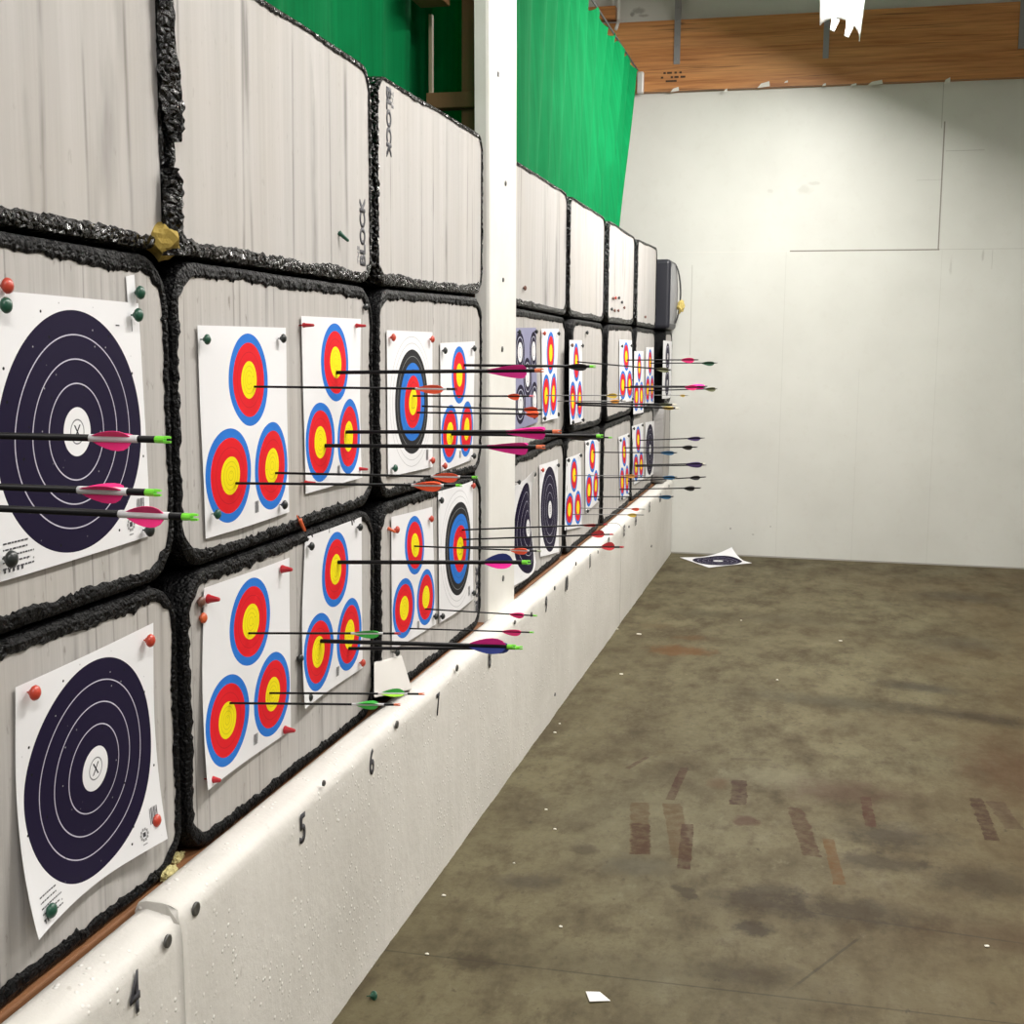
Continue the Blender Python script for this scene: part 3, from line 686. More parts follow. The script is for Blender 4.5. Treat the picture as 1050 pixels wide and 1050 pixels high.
def badge(u, v, r):   # small round printed mark: ring of petals
    out = []
    for k in range(10):
        a = k*2*PI/10; x, y = u+r*math.cos(a), v+r*math.sin(a); out.append((x-.006, y-.006, x+.006, y+.006, 3))
    out += [(u-.010, v-.010, u+.010, v+.010, 2), (u-.015, v-r*1.9, u+.015, v-r*1.9+.005, 3)]
    return out
vm = bars(.53,.055,.05,.06)
nm = smalltext(.07,.125,.16,5) + bars(.90,.10,.06,.075,6) + badge(.85,.075,.024) + [(.075+.022*k,.025,.085+.022*k,.038,2) for k in range(5)]
W = 'three-spot red, blue, yellow target'
target('4u', [(-12,297),(142,311),(155,549),(-12,600.5)], MAT_N, 'black round target face with white centre in middle row, partly cut by left edge', .008, (0,0,0,.0), nm + [(.80,.90,.83,.905,2),(.93,.88,.935,.93,2)])
target('4l', [(16,704.8),(157,638.6),(172,860),(40,964)], MAT_N9, 'black round target face with white centre in bottom row above the number 4', .010, (0,0,.03,.045), nm)
target('5u', [(202.4,333.5),(293,336),(296.5,525),(211,552.5)], MAT_V, W+', leftmost in the middle row with dark round pins', .014, (0,.0,0,.0), vm)
target('6u', [(309,324),(370,327),(371.5,489.6),(313.7,506.4)], MAT_V, W+' in middle row held by four thin red cone pins', .010, (0,0,.012,0), vm)
target('7u', [(396.6,338.5),(443.4,340.6),(443.8,478.6),(398,489)], MAT_S, 'white target with blue, red and yellow rings inside a black ring, middle row', .006, (0,0,0,0), bars(.82,.06,.06,.08))
target('8u', [(451.5,351.7),(487,350),(484.6,471),(452,483.7)], MAT_V, W+' in middle row close left of the white post', .006, (0,0,.0,0), vm)
target('5l', [(209.3,603),(296.7,571.8),(298.3,748.7),(213.4,810.6)], MAT_V, W+' in bottom row above the number 5', .006, (0,0,0,.02), vm)
target('6l', [(313,551),(370.6,530),(371.8,684.8),(313,727)], MAT_V, W+' in bottom row above the number 6', .006, (0,0,.0,.02), vm)
target('7l', [(401.4,530),(443.4,519.7),(447,640),(402,667)], MAT_V, W+' in bottom row above the number 7', .006, (0,0,0,0), vm)
target('8l', [(449.4,504),(484.6,493),(485.4,614),(450.6,639)], MAT_S, 'white target with blue, red and yellow rings inside a black ring, bottom row', .016, (0,0,0,0), bars(.80,.06,.06,.08))
target('9u', [(527.5,336.2),(549.7,336),(551.4,433),(528,441)], MAT_5, 'blue-grey five-spot target with white centres just right of the post', .004, (0,0,0,0), bars(.1,.5,.04,.05))
target('10u', [(555.4,337),(573,337),(572,428.6),(556,433)], MAT_V, W+' in middle row beside the blue-grey five-spot target', .005, (0,0,.015,0), vm)
target('11u', [(584,348.6),(596.6,349),(597.7,432),(585,435.4)], MAT_V, W+' in middle row of the second column right of post', .004, (0,0,0,.01), vm)
target('14u', [(635.2,348.3),(647.8,348.9),(648.9,411),(635,413)], MAT_V, W+' in middle row of the third column right of post', .004)
target('15u', [(650.5,360),(659.9,360),(659.9,423),(649.4,425)], MAT_V, W+' hanging low in middle row with its bottom over the seam', .004)
target('16u', [(662.5,356),(670.5,356),(670.5,414),(661.5,416)], MAT_V, W+', last coloured one at the far end of the middle row', .003)
target('17u', [(680.2,349),(689,350),(688,408),(678.9,409)], MAT_2, 'white target with two dark discs on the narrow column at the end wall', .003, gx=.08)
target('9l', [(525,500),(549.3,482),(549.5,577),(525,602)], MAT_N, 'bulging black target face partly hidden behind the white post, bottom row', .004, (0,.06,0,0), custom=lambda u, v: .030*math.sin(PI*u)**1.2)
target('10l', [(553,477),(572,471),(573,566),(554,571)], MAT_N, 'black target face with white centre, second right of the post in bottom row', .004)
target('11l', [(580.6,470),(595.4,464.6),(596.6,540),(579,544)], MAT_V, W+' above the number 11 in the bottom row', .004)
target('12l', [(600,451),(613.6,447),(613.7,514),(600.6,525.7)], MAT_V, W+' above the number 12 in the bottom row', .004)
target('14l', [(634.3,448),(644.6,444),(645.2,508.5),(636,513)], MAT_V, W+' in bottom row of the third column right of post', .003)
target('15l', [(648,437),(659.4,433.5),(659.8,491),(650,497)], MAT_V, W+' in bottom row of the fourth column right of post', .003)
target('16l', [(661.7,433),(671,431.5),(670.2,486),(661.9,491)], MAT_N, 'small-looking black target face at the far end of the bottom row', .003)
# fallen target on the floor in the corner
tq = [un(697,571.5,2,.004), un(743,565,2,.004), un(771,577.3,2,.004), un(727,582,2,.004)]
tq[1] = un(750,571.5,2,.004)
target('floor', [tq[0], tq[1], tq[2], tq[3]], MAT_N, 'fallen black target face lying on the floor in the far corner', .004, (0,.09,0,0), wall=False, name='fallen_target')

# ------------------------------------------------------------------ pins
def head(col, rough=.35): return plain(col, rough)
GRN, BKP, REDP, RCO, ORA, BRN = head((.012,.075,.045)), head((.018,.022,.022)), head((.50,.055,.03)), head((.46,.015,.025)), head((.65,.12,.04)), head((.16,.07,.05))
dome = lathe([(-.013,.0015),(0,.0015),(.001,.0055),(.006,.0055),(.007,.012),(.010,.0135),(.014,.012),(.0175,.007),(.019,.001)], 14)
cone = lathe([(-.012,.0018),(0,.0018),(.001,.0125),(.004,.0125),(.010,.0100),(.030,.0058),(.034,.0045),(.035,.001)], 14)
thin = lathe([(-.012,.0018),(0,.0018),(.001,.0075),(.004,.0075),(.010,.0060),(.034,.0042),(.037,.001)], 12)
pin_me = {}
def pin(px, py, kind, mat, label, x=.007, scale=1., tilt=0.):
    key = (kind, mat.name)
    if key not in pin_me:
        me = meshd('target_pin', *(dict(dome=dome, cone=cone, thin=thin)[kind]), True); me.materials.append(mat); pin_me[key] = me
    o = bpy.data.objects.new('target_pin', pin_me[key]); COL.objects.link(o); x += surf_x(px, py); q = un(px, py, 0, x); o.location = q; o.scale = (scale,)*3; o.rotation_euler = (0, tilt, tilt*.7)
    tag(o, label, 'pin', 'pins holding the target faces'); return o
P4u, P4l = 'the upper black target at left', 'the lower black target at left'
pin(2,293,'dome',REDP,f'red round pin on bare foam above {P4u}')
pin(.5,313,'dome',GRN,f'green round pin at the top left corner of {P4u}', .012)
pin(139,300,'dome',GRN,f'green round pin with a paper scrap above {P4u}')
pin(137,323,'dome',GRN,f'green round pin at the top right corner of {P4u}', .012)
pin(5.5,573,'dome',BKP,f'black round pin at the bottom left corner of {P4u}', .012, 1.1)
pin(149,543.5,'dome',BKP,f'black round pin at the bottom right corner of {P4u}', .012)
pin(30.5,710,'dome',REDP,f'red round pin at the top left corner of {P4l}', .012)
pin(149.5,656.5,'dome',REDP,f'red round pin at the top right corner of {P4l}', .012)
pin(155.8,841,'dome',REDP,f'red round pin at the bottom right corner of {P4l}', .014)
pin(47.5,933,'dome',GRN,f'green round pin at the bottom left corner of {P4l}', .03)
def corners(kind, mats, pts, desc, x=.010, s=.85):
    nm_ = {GRN: 'green', BKP: 'dark', REDP: 'red', RCO: 'red cone', ORA: 'orange', BRN: 'brown'}
    for cn, mt, p in zip(('top left','top right','bottom right','bottom left'), mats, pts):
        if p: pin(p[0], p[1], kind, mt, f"{nm_[mt]} pin at the {cn} corner of {desc}", x, s)
corners('dome', (GRN,BKP,BKP,GRN), ((208.6,348),(287.2,347),(288.6,517.5),(219.5,527)), 'the leftmost middle-row target', .014)
corners('thin', (RCO,RCO,RCO,RCO), ((310.5,333.5),(364.8,334),(367,480.8),(312.5,495)), 'the middle-row target above 6')
corners('dome', (REDP,REDP,REDP,GRN), ((400.5,346),(440.8,347.8),(441.3,472),(402.5,480)), 'the middle-row ringed target', .010, .9)
corners('dome', (BKP,BKP,BKP,REDP), ((454,359.5),(484.2,357.3),(484,467.5),(454,477.7)), 'the middle-row target left of post', .010, .9)
corners('cone', (RCO,RCO,RCO,RCO), ((212.6,614),(288.6,583.5),(291.6,748.3),(213.8,799)), 'the target above number 5')
corners('dome', (BKP,BKP,REDP,BKP), ((316.5,560),(366.6,540.5),(369.4,679.5),(314.8,715)), 'the target above number 6')
corners('dome', (REDP,REDP,None or BKP,BKP), ((404.5,543),(440,532),(444.5,632),(404.8,669)), 'the target above number 7', .008, .9)
corners('dome', (BKP,REDP,BKP,BKP), ((450.5,513),(483.4,498),(483.8,608),(451.5,631.8)), 'the bottom-row ringed target', .008, .9)
corners('dome', (BKP,BKP), ((530.8,340.5),(548.3,340)), 'the blue-grey five-spot target')
corners('dome', (REDP,BKP,BKP,BKP), ((556.6,341.8),(571.4,342),(571,424.8),(557,429)), 'the target beside the five-spot one')
corners('dome', (BRN,BKP,BKP,BKP), ((585.2,354),(596,354.5),(596.6,430.5),(586,433)), 'the second-column middle-row target')
corners('dome', (BKP,BKP,BKP,BKP), ((636.8,355),(646.5,354.5),(647.6,409),(636,410.5)), 'the third-column middle-row target')
corners('dome', (REDP,BKP), ((555,482),(571,477)), 'the black target second from post')
corners('dome', (BKP,BKP), ((530.5,494.3),(546.6,486.3)), 'the bulging black target by the post', .03)
corners('dome', (BKP,BKP,None,None), ((581.5,472),(594.3,467)), 'the target above number 11')
corners('dome', (BKP,BKP,BKP,BKP), ((601.2,455),(612.6,451),(612.5,512),(601.2,524)), 'the target above number 12')
corners('dome', (BKP,BKP,BKP,BKP), ((635.3,451.5),(643.6,447),(644.2,506),(636.6,511)), 'the third-column bottom-row target')
corners('dome', (BKP,BKP), ((649,439.5),(657.8,436)), 'the fourth-column bottom-row target')
pin(347,238,'thin',GRN,'dark green pin stuck slanting in the top-row bale near the printed lettering', .0, 1., .7)
pin(372.4,314.8,'dome',BKP,'black round pin on bare foam above the target with thin red pins', .0, .8)
pin(202.3,617,'dome',BRN,'upper brown-red pin on bare foam left of the target above 5', 0., .9)
pin(204.6,633.5,'dome',ORA,'lower orange pin on bare foam left of the target above 5', 0., .9)
pin(304.6,675,'dome',BKP,'black pin on bare foam between the targets above 5 and 6', 0., .9)
pin(306.5,532.5,'thin',ORA,'orange pin lying on the black seam above the number 6', .004, 1., 1.1)
pin(397.5,541.5,'thin',ORA,'orange pin on bare foam left of the target above 7', 0., .8, .5)
pin(536.4,295.3,'dome',BRN,'brown pin on the top-row bale just right of the post', 0., .9)
pin(600.6,341,'dome',BKP,'dark pin on bare foam right of the second-column target, middle row', 0., .9)
pin(660.6,325,'dome',BRN,'brown pin low on the top-row bale of the fourth column', 0., .9)
for k, (px, py, mt) in enumerate([(627.5,306,BRN),(630,305.5,REDP),(633.5,305.5,BKP),(636.6,310,BKP),(626,317,BKP),(629,318.5,BRN),(632.8,318.5,BRN),(639,315.5,BRN)]):
    o = pin(px, py, 'dome', mt, '', 0., .85)
    o['label'] = 'small dark pin in the ring of spare pins on a far top-row bale'; o['group'] = 'spare pins in a ring'
# green pin on the floor
q = un(380,1021,2,.012); o = bpy.data.objects.new('target_pin', pin_me['dome', GRN.name]); COL.objects.link(o); o.location = q+Vector((0,0,-.0005)); o.rotation_euler = (0, 0.25, .9)
tag(o, 'dark green round pin lying on the floor at the foot of the barrier', 'pin', 'pins holding the target faces')
# scrap of paper under the pin above the upper black target
q = un(134.5,303,0,.003)
tag(link('paper_scrap', meshd('paper_scrap', [(0,-.016,.035),(.001,.012,.04),(.002,.014,-.01),(.004,.004,-.055),(.002,-.014,-.04),(-.001,-.016,.035),(0,.012,.04),(.001,.014,-.01),(.003,.004,-.055),(.001,-.014,-.04)],
    [(0,1,2,3,4),(9,8,7,6,5),(0,5,6,1),(1,6,7,2),(2,7,8,3),(3,8,9,4),(4,9,5,0)]), plain(PAPER, .6)), 'torn white paper scrap under a green pin above the upper black target', 'paper scrap').location = q

# ------------------------------------------------------------------ arrows
_t = NT('carbon_shaft'); SHAFT = _t.set((.005,.005,.006), .45, Specular_IOR_Level=.2); GREYSH = plain((.14,.14,.14), .4); WHT = plain((.70,.70,.72), .45)
PINK, MAG, ORG, DRD, GREEN, LIME, NAVYV, YELV, ORYV, TEAL, PURP, BLKV, OLV, DGR = [plain(c_, .5) for c_ in (
    (.95,.03,.23), (.80,.015,.29), (1.,.11,.035), (.48,.03,.035), (.05,.46,.06), (.38,.80,.05), (.015,.035,.22), (.74,.52,.08), (.80,.36,.06), (.025,.13,.27), (.065,.035,.16), (.014,.014,.015), (.22,.24,.13), (.02,.11,.055))]
NCOL = {'lime': plain((.22,.80,.06), .35), 'orange': plain((.85,.20,.09), .35), 'red': plain((.55,.04,.05), .35), 'black': plain((.015,.015,.015), .4), 'white': plain((.8,.78,.66), .4), 'pink': plain((.85,.18,.25), .4), 'pale': plain((.45,.52,.36), .4), 'grey': plain((.22,.22,.21), .4)}
def arrow(tip, nock, fl, r, vane, h, ncol, label, wrap=None, roll=.5, shaft=None, gx=0., vshape=0, wrapm=None, far=None):
    if far is not None:       # butt end known, the point is outside the photo: it runs straight out of the foam
        Q = un(nock[0], nock[1], 0, far); P = Vector((0, Q.y, Q.z+tip))
    else:
        P = un(tip[0], tip[1], 0, .010+surf_x(*tip)); Q = un(nock[0], nock[1], 1, P.y)
    d = (Q-P); L = d.length; d.normalize()
    base = empty('arrow', P, label, 'arrow', 'arrows stuck in the targets')
    base.rotation_mode = 'QUATERNION'; base.rotation_quaternion = Vector((1,0,0)).rotation_difference(d)
    def along(px):            # photo column to distance along the arrow
        lo, hi = 0., 1.
        for _ in range(30):
            mid = (lo+hi)/2; w = P.lerp(Q, mid)-EYE; x = 525+F*w.dot(RT)/w.dot(FW)
            if x < px: lo = mid
            else: hi = mid
        return lo*L
    nl = min(.026, max(.016, r*5))
    v, f_ = lathe([(-.12,r*.3),(-.10,r),(L-nl*.6,r)], 10)
    link('shaft', meshd('shaft', v, f_, True), shaft or SHAFT, base)
    # nock with its string slot
    rr = r*.95; prof_ = [(L-nl,rr*1.0),(L-nl*.75,rr*1.12),(L-nl*.35,rr*1.05)]
    v, f_ = lathe(prof_, 10); parts = [(v, f_)]
    for sgn in (-1, 1):
        z0, z1 = sgn*rr*.35, sgn*rr*1.1; ym = rr*.75
        b = [(L-nl*.36,-ym,z0),(L-nl*.36,ym,z0),(L-nl*.36,ym*.7,z1),(L-nl*.36,-ym*.7,z1),(L,-ym*.7,z0*1.1),(L,ym*.7,z0*1.1),(L,ym*.5,z1*.85),(L,-ym*.5,z1*.85)]
        parts.append((b, [(0,1,2,3),(7,6,5,4),(0,4,5,1),(1,5,6,2),(2,6,7,3),(3,7,4,0)]))
    link('nock', meshd('nock', *merge(*parts)), NCOL[ncol], base)
    if wrap:
        a, b = along(wrap[0]), along(wrap[1]); v, f_ = lathe([(a,r*1.0),(a+.001,r*1.10),(b-.001,r*1.10),(b,r*1.0)], 10)
        link('shaft_wrap', meshd('shaft_wrap', v, f_, True), wrapm or WHT, base)
    a, b = along(fl[0]), along(fl[1]); vl = max(b-a, .015)
    cols = vane if isinstance(vane, (list, tuple)) else [vane]*3
    if vshape == 0: pr_ = [(0,0),(.12,.30),(.3,.66),(.5,.93),(.66,1),(.8,.92),(.92,.6),(1,.0)]
    else: pr_ = [(0,0),(.15,.22),(.4,.58),(.65,.86),(.85,1),(.95,.9),(1,.35),(1,0)]
    for k in range(3):
        th = roll+k*2*PI/3; cn, sn = math.cos(th), math.sin(th); tw = .0005
        loft = [(a+vl*u, r*.8, r*1.0+h*w) for u, w in pr_]
        V = []; n_ = len(loft)
        for side in (-1, 1):
            for (x, r0, r1) in loft:
                for (rad, tt) in ((r0, tw*1.4*side), (r1, tw*.6*side)): V.append((x, rad*cn-tt*sn, rad*sn+tt*cn))
        Fv = []
        m2 = 2*n_
        for i in range(n_-1):
            Fv += [(2*i, 2*i+2, 2*i+3, 2*i+1), (m2+2*i+1, m2+2*i+3, m2+2*i+2, m2+2*i), (2*i+1, 2*i+3, m2+2*i+3, m2+2*i+1)]
        Fv += [(0, 1, m2+1, m2), (2*n_-2, m2+2*n_-2, m2+2*n_-1, 2*n_-1)]
        link('vane', meshd('vane', V, Fv), cols[k], base)
    return base
up = PI/2
A = arrow
# lane 4
A(-.002,(175,451),(95,135),.0037,PINK,.009,'lime','pink-vaned arrow with green nock and white wrap, highest over the upper black target',(92,142),.35,far=.66)
A(.0,(165,505.5),(83,126),.0037,PINK,.009,'lime','pink-vaned arrow with green nock, middle one over the upper black target',(80,131),.55,far=.66)
A(.001,(203,530.5),(130,169),.0037,PINK,.009,'lime','pink-vaned arrow with green nock reaching furthest right over the upper black target',(122,174),.15,far=.70)
# lane 5, upper
A((260,396.5),(469,399),(428,455),.0028,ORG,.009,'black','orange-vaned arrow from the top spot of the leftmost three-spot target',(426,458),.2,wrapm=WHT)
A((282,485),(490,489.5),(444,470),.0030,ORG,.011,'lime','orange-vaned arrow from the right spot of the leftmost three-spot target, green nock',(442,472),.3)
A((239,495.5),(474,497.8),(424,453),.0030,ORG,.011,'lime','orange-vaned arrow from the left spot of the leftmost three-spot target, green nock',(422,455),.5)
# lane 6, upper
A((343,382),(557.5,379.8),(500,540),.0052,MAG,.016,'orange','magenta-feathered arrow highest of the three in the thin-red-pin target',None,.25,vshape=1)
A((354,443),(575.5,442.6),(519,559),.0052,MAG,.016,'orange','magenta-feathered arrow with orange nock, in the right spot of thin-red-pin target',None,.6,vshape=1)
A((333,457),(559,458.3),(500,541),.0052,MAG,.016,'orange','magenta-feathered arrow lowest of the three in the thin-red-pin target',None,.45,vshape=1)
# lane 7, upper
A((422.5,406),(547.5,406.2),(520.5,532.8),.0030,ORG,.010,'pink','orange-red vaned arrow from the yellow centre of the middle-row ringed target',None,.4)
A((433,416.5),(557.6,420.5),(537,551.5),.0030,ORG,.010,'black','orange-red vaned arrow from the blue ring of the middle-row ringed target',None,.2)
A((427.5,423),(556.2,424.6),(539,552.5),.0030,ORG,.010,'black','orange-red vaned arrow lowest of three in the middle-row ringed target',None,.7)
# lane 8, upper
A((476,374.5),(611,375.9),(582,602),.0050,BLKV,.011,'lime','black-feathered arrow from the top spot of the target left of the post',None,.4,vshape=0)
A((463,445),(618.3,447.2),(580,607),.0060,BLKV,.013,'lime','thick black-feathered arrow from the left spot of the target left of the post',None,.9)
A((480,445.5),(628,448.8),(596,618),.0030,BLKV,.006,'lime','thin dark arrow just behind the thick black one left of the post',None,.2)
# lane 6, lower
A((346.5,576.5),(544,576.6),(497,526),.0056,[NAVYV,MAG,MAG],.019,'lime','blue and pink feathered arrow high in the target above the number 6',None,up+.1)
A((329,657.3),(529,663.2),(481,519),.0056,[MAG,NAVYV,NAVYV],.018,'lime','pink and blue feathered arrow from the left spot above the number 6',None,up+.3)
A((358,665),(536,664.3),(490,522),.0048,[NAVYV,NAVYV,MAG],.014,'lime','blue-feathered arrow from the right spot above the number 6, green nock',None,-1.2)
# lane 7, lower
A((424,560),(555,565.2),(523,541),.0027,ORG,.011,'pale','orange-vaned arrow from the top spot of the target above the number 7',(523,543),.4)
A((436.5,624.5),(551,631.5),(522.5,537.5),.0025,PINK,.010,'lime','pink-vaned arrow from the right spot above the number 7',None,.4)
A((420,644.5),(547.5,648.5),(515,534.5),.0025,PINK,.011,'lime','pink-vaned arrow from the left spot above the number 7',None,.3)
# lane 8, lower
A((471,543.5),(623,537.6),(598,611),.0030,DRD,.004,'red','plain dark arrow with red nock, highest in the bottom-row ringed target',None,.4)
A((472.5,553.3),(629.3,547.8),(606,620),.0030,DRD,.014,'red','red-vaned arrow middle of three from the bottom-row ringed target',None,-.5)
A((471.5,561),(640,561),(616.5,630.5),.0034,DRD,.015,'red','red-vaned arrow lowest of three from the bottom-row ringed target',None,-.5)
# lane 5, lower
A((255,649.3),(411,649.5),(363,389),.0026,GREEN,.009,'red','green-vaned arrow from the top spot of the target above the number 5',(360,393),.3)
A((276,710.7),(435.5,711.6),(391,415),.0026,[GREEN,LIME,LIME],.010,'orange','green and lime vaned arrow from the right spot above the number 5',(388,418),up-.2)
A((236,721),(410.5,722.6),(365,388),.0026,GREEN,.009,'orange','green-vaned arrow from the left spot above the number 5, orange nock',(361,394),.5)
# lane 10, upper
A((560.5,405.5),(641,405.5),(622,633),.0026,YELV,.012,'grey','yellow-vaned arrow from the left spot of the target beside the five-spot one',None,.3,GREYSH)
A((571,411.3),(642,411.2),(625,635),.0026,ORYV,.009,'grey','orange-yellow vaned arrow from the right spot beside the five-spot target',None,.6,GREYSH)
# lane 11, upper
A((592,371),(688.5,379.5),(673,686),.0038,OLV,.012,'black','olive-vaned arrow from the top spot of the second-column middle-row target',None,.4)
A((590.5,413.3),(694,415),(676,688),.0052,OLV,.005,'white','upper of two thick black arrows with pale nocks over the far middle row',None,.4)
A((592.5,415.2),(697,418.7),(679,691),.0052,YELV,.005,'white','lower of two thick black arrows with pale nocks over the far middle row',None,.8)
# lane 14, upper
A((642.5,369.2),(716.5,368.9),(698,712),.0042,PINK,.018,'black','pink-feathered arrow from the top spot of the third-column middle-row target',None,.4)
A((640.5,397.3),(724,397),(702,715),.0044,PINK,.017,'black','pink-feathered arrow, nearer of the overlapping pair in the far middle row',None,.3)
A((646.5,396),(725.5,396.2),(705,723),.0044,MAG,.017,'black','magenta-feathered arrow, farther of the overlapping pair in the far middle row',None,.8)
# lane 16, upper
A((667,372.4),(736,372.2),(719.5,732.5),.0042,DGR,.018,'grey','dark green feathered arrow reaching over the end wall, far middle row',None,.5)
A((665,400.5),(736,398.5),(723,734),.0046,OLV,.018,'grey','olive-feathered arrow reaching furthest right in the far middle row',None,.5)
A((659,405),(707,405.5),(697,702.5),.0020,YELV,.010,'pale','thin pale arrow with a tiny yellow vane in the far middle row',None,.5,GREYSH)
# bottom row, far lanes
A((656,451.5),(723,449),(704.5,718.5),.0042,PURP,.017,'grey','purple-feathered arrow highest in the far bottom row',None,.4)
A((640.8,459.2),(715.5,458.4),(699,710),.0042,BLKV,.016,'black','black-vaned arrow under the highest purple one, far bottom row',None,.6)
A((608.3,463.8),(694.5,464.2),(677,691.5),.0034,TEAL,.012,'black','blue-vaned arrow highest of three from the target above the number 12',None,.3)
A((651,477),(723.5,475.3),(703,719),.0044,PURP,.017,'white','purple-feathered arrow, upper of the close pair in the far bottom row',None,.5)
A((652,478.2),(724.5,476.8),(705,720),.0044,PURP,.016,'grey','purple-feathered arrow, lower of the close pair in the far bottom row',None,.9)
A((589.3,487.6),(662,487.8),(640,651.5),.0026,ORYV,.010,'grey','orange-yellow vaned arrow from the top spot above the number 11',None,.4,GREYSH)
A((611,489.8),(694.5,489.2),(679,692),.0034,TEAL,.013,'black','blue-vaned arrow middle of three from the target above the number 12',None,.5)
A((644,493.3),(724,489),(707,718),.0042,BLKV,.015,'black','black-vaned arrow just right of the middle blue one, far bottom row',None,.3)
A((636.5,501.8),(719,500.3),(701,712.5),.0042,BLKV,.016,'black','black-vaned arrow lowest over the end of the barrier',None,.6)
A((603.7,509.3),(691,509.2),(675,688.5),.0034,TEAL,.012,'black','blue-vaned arrow lowest of three from the target above the number 12',None,.4)
A((594.7,521),(661.5,522),(647,655.5),.0024,ORG,.009,'grey','orange-vaned thin arrow from the right spot above the number 11',None,.4,GREYSH)
A((586.7,527.4),(660.5,528),(643,652.8),.0024,YELV,.011,'grey','yellow-vaned thin arrow from the left spot above the number 11',None,.3,GREYSH)

# ------------------------------------------------------------------ loose things on ledge and floor
pts = [un(383.5,680,0,.02), un(412,672.5,0,.02), un(422.5,707,0,.075), un(383.5,716,0,.07)]
vs = [p for p in pts]+[p+Vector((-.02,.055,-.01)) for p in pts]
c0 = sum(vs, Vector())/8
o = link('foam_offcut', meshd('foam_offcut', [v-c0 for v in vs], [(0,1,2,3)[::-1],(4,5,6,7),(0,1,5,4),(1,2,6,5),(2,3,7,6),(3,0,4,7)]), plain((.60,.58,.55), .7)); o.location = c0
bv = o.modifiers.new('bevel', 'BEVEL'); bv.width = .004; bv.segments = 2
tag(o, 'pale grey foam offcut leaning on the ledge below the seam left of the number 7', 'foam offcut')
for (px, py, sz, lab) in [(179,880,(.012,.020,.012),'smaller yellow foam crumb on the ledge beside the bales'), (173,897,(.014,.026,.016),'larger yellow foam crumb on the ledge against the white barrier'), (184,876,(.008,.018,.008),'flat yellow foam sliver at the foot of the black seam')]:
    q = un(px, py, 2, .655); lo = lump('foam_crumb', (q.x, q.y, .645+sz[2]*.75), sz, (.72,.64,.30), px, freq=2.5, amp=.5); tag(lo, lab, 'foam crumb')
qs = [un(600.6,1016.5,2,.004), un(615,1018,2,.004), un(626,1026,2,.003), un(604.6,1027.8,2,.003)]
c0 = sum(qs, Vector())/4
o = link('paper_scrap', meshd('paper_scrap', [q-c0+Vector((0,0,.003*(i % 2))) for i, q in enumerate(qs)]+[q-c0+Vector((0,0,.003*(i % 2)-.0012)) for i, q in enumerate(qs)], [(3,2,1,0),(4,5,6,7),(0,1,5,4),(1,2,6,5),(2,3,7,6),(3,0,4,7)]), plain((.80,.79,.76), .6)); o.location = c0
tag(o, 'torn white paper scrap on the concrete floor at the front', 'paper scrap')
crumb_me = None
for (px, py, s) in [(637,691,.014),(569,751,.010),(574,742,.008),(655,650,.022),(560,830,.008),(569,850,.008),(575,950,.008),(527,885,.006),(1012,970,.010),(862,657,.016),(797,697,.010),(438,978,.008),(455,918,.010),(625,641,.012),(617,664,.010),(633,645,.012),(598,681,.012),(760,636,.008)]:
    q = un(px, py, 2, .003)
    bm = bmesh.new(); bmesh.ops.create_icosphere(bm, subdivisions=2, radius=1)
    for v in bm.verts: v.co = Vector((v.co.x*s*.75, v.co.y*s*.55, v.co.z*.003))*(1+.35*noise.noise(v.co*2+Vector((px,0,0))))
    me = bpy.data.meshes.new('foam_crumb'); bm.to_mesh(me); bm.free(); o = link('foam_crumb', me, plain((.74,.71,.62), .8)); o.location = q
    tag(o, 'tiny white foam crumb lying loose on the concrete floor', 'foam crumb', 'white crumbs on the floor')

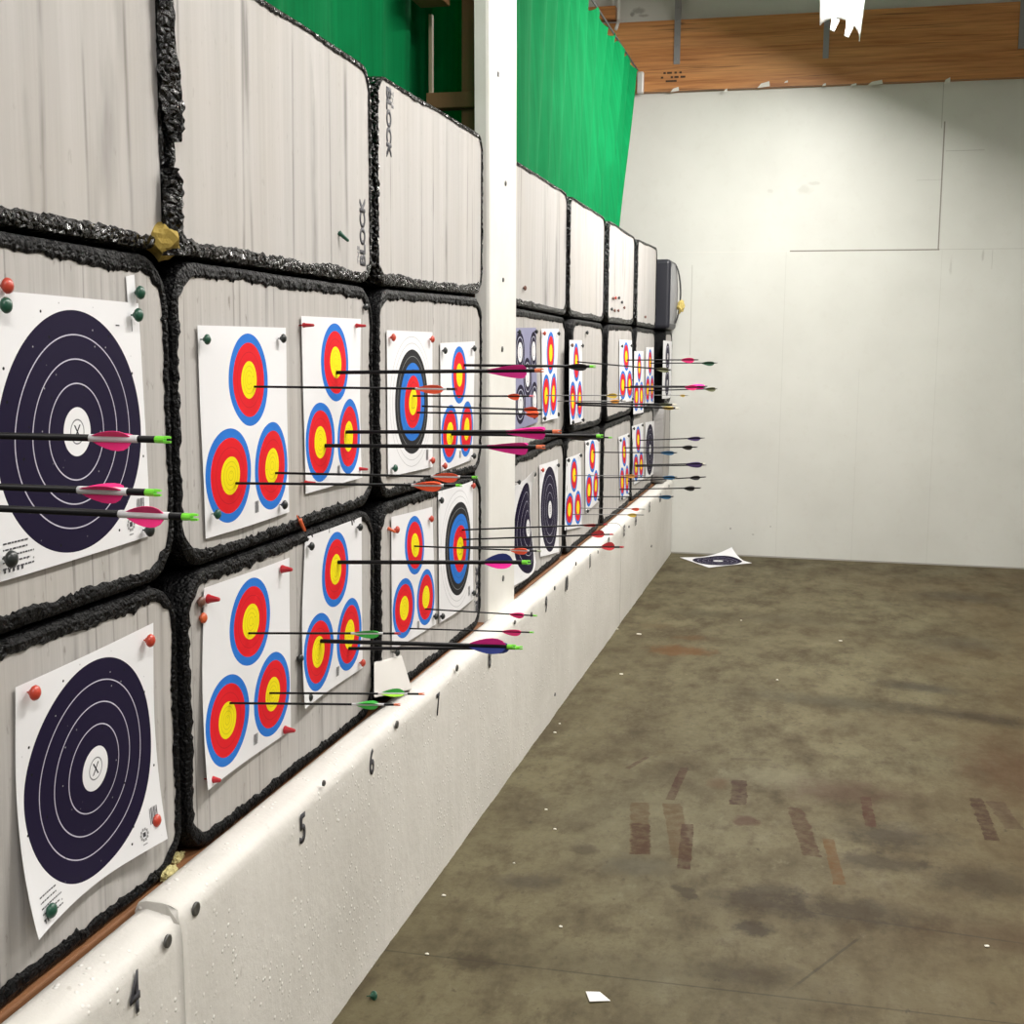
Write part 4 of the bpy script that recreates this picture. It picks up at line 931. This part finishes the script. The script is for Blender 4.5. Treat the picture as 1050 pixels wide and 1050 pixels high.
# ------------------------------------------------------------------ lamps
def emis(name, col, s):
    t_ = NT(name); t_.set((.8,.8,.8), .5); t_.b.inputs['Emission Color'].default_value = (*col, 1); t_.b.inputs['Emission Strength'].default_value = s; return t_.m
TUBE = emis('lit_tube', (1,.97,.90), 28); REFL = plain((.86,.86,.84), .3)
WARM = (1, .965, .92)
def fixture(x, y0, y1, z, tilt, power, label):
    base = empty('strip_light', (x,(y0+y1)/2,z), label, 'lamp', 'strip lights over the range'); base.rotation_euler = (0, tilt, 0)
    hl = (y1-y0)/2; n = 14; vs = []; fs = []; m_ = 2
    for yy in (-hl, hl):
        for i in range(n+1):
            a = PI*(.06+.88*i/n); vs.append((-.15*math.cos(a), yy, .115*math.sin(a)-.05))
    k = n+1
    for yy in (-hl, hl):
        for i in range(n+1):
            a = PI*(.06+.88*i/n); vs.append((-.156*math.cos(a), yy, .121*math.sin(a)-.05))
    for i in range(n):
        fs += [(i, i+1, k+i+1, k+i), (2*k+i+1, 2*k+i, 3*k+i, 3*k+i+1), (i, 2*k+i, 2*k+i+1, i+1), (k+i+1, 3*k+i+1, 3*k+i, k+i)]
    for i in (0, n): fs.append((i, k+i, 3*k+i, 2*k+i))
    link('reflector', meshd('reflector', vs, fs, True), REFL, base)
    for sx in (-.055, .055):
        v, f_ = tube((sx,-hl+.03,-.012),(sx,hl-.03,-.012),.016, 10); link('tube', meshd('tube', v, f_, True), TUBE, base)
        for yy in (-hl+.02, hl-.02):
            o_ = box('lamp_holder', (sx-.018,yy-.014,-.035), (sx+.018,yy+.014,.05), plain((.8,.8,.78), .4), base, .003)
    for yy in (-hl*.7, hl*.7):
        v, f_ = tube((0,yy,.07),(0,yy,5.0-z),.004, 6); link('hanger', meshd('hanger', v, f_, True), STEEL, base)
    ld = bpy.data.lights.new('lamp_glow', 'AREA'); ld.shape = 'RECTANGLE'; ld.size = .22; ld.size_y = y1-y0-.1; ld.energy = power; ld.color = WARM
    lo = bpy.data.objects.new('lamp_glow', ld); COL.objects.link(lo); lo.parent = base; lo.location = (0,0,-.055)
    return base
fixture(1.36, 6.6, 9.5, 4.00, .42, 265, 'bright tilted strip light hanging in front of the timber beam')
fixture(1.9, 2.4, 5.2, 4.15, .15, 190, 'strip light over the middle of the range, out of the photo')
fixture(1.9, -2.0, .8, 4.15, .15, 150, 'strip light over the shooting side, out of the photo')
fixture(4.6, 3.0, 5.8, 4.15, 0, 120, 'strip light over the right-hand side of the hall, out of the photo')

w = bpy.data.worlds.new('World'); sc.world = w; w.use_nodes = True
w.node_tree.nodes['Background'].inputs[0].default_value = (1,.98,.96,1); w.node_tree.nodes['Background'].inputs[1].default_value = .38
vs_ = sc.view_settings; vs_.view_transform = 'Standard'; vs_.look = 'None'; vs_.gamma = 1; vs_.use_curve_mapping = False; vs_.exposure = -.55
sc.cycles.use_denoising = True; sc.cycles.max_bounces = 6; sc.cycles.diffuse_bounces = 4
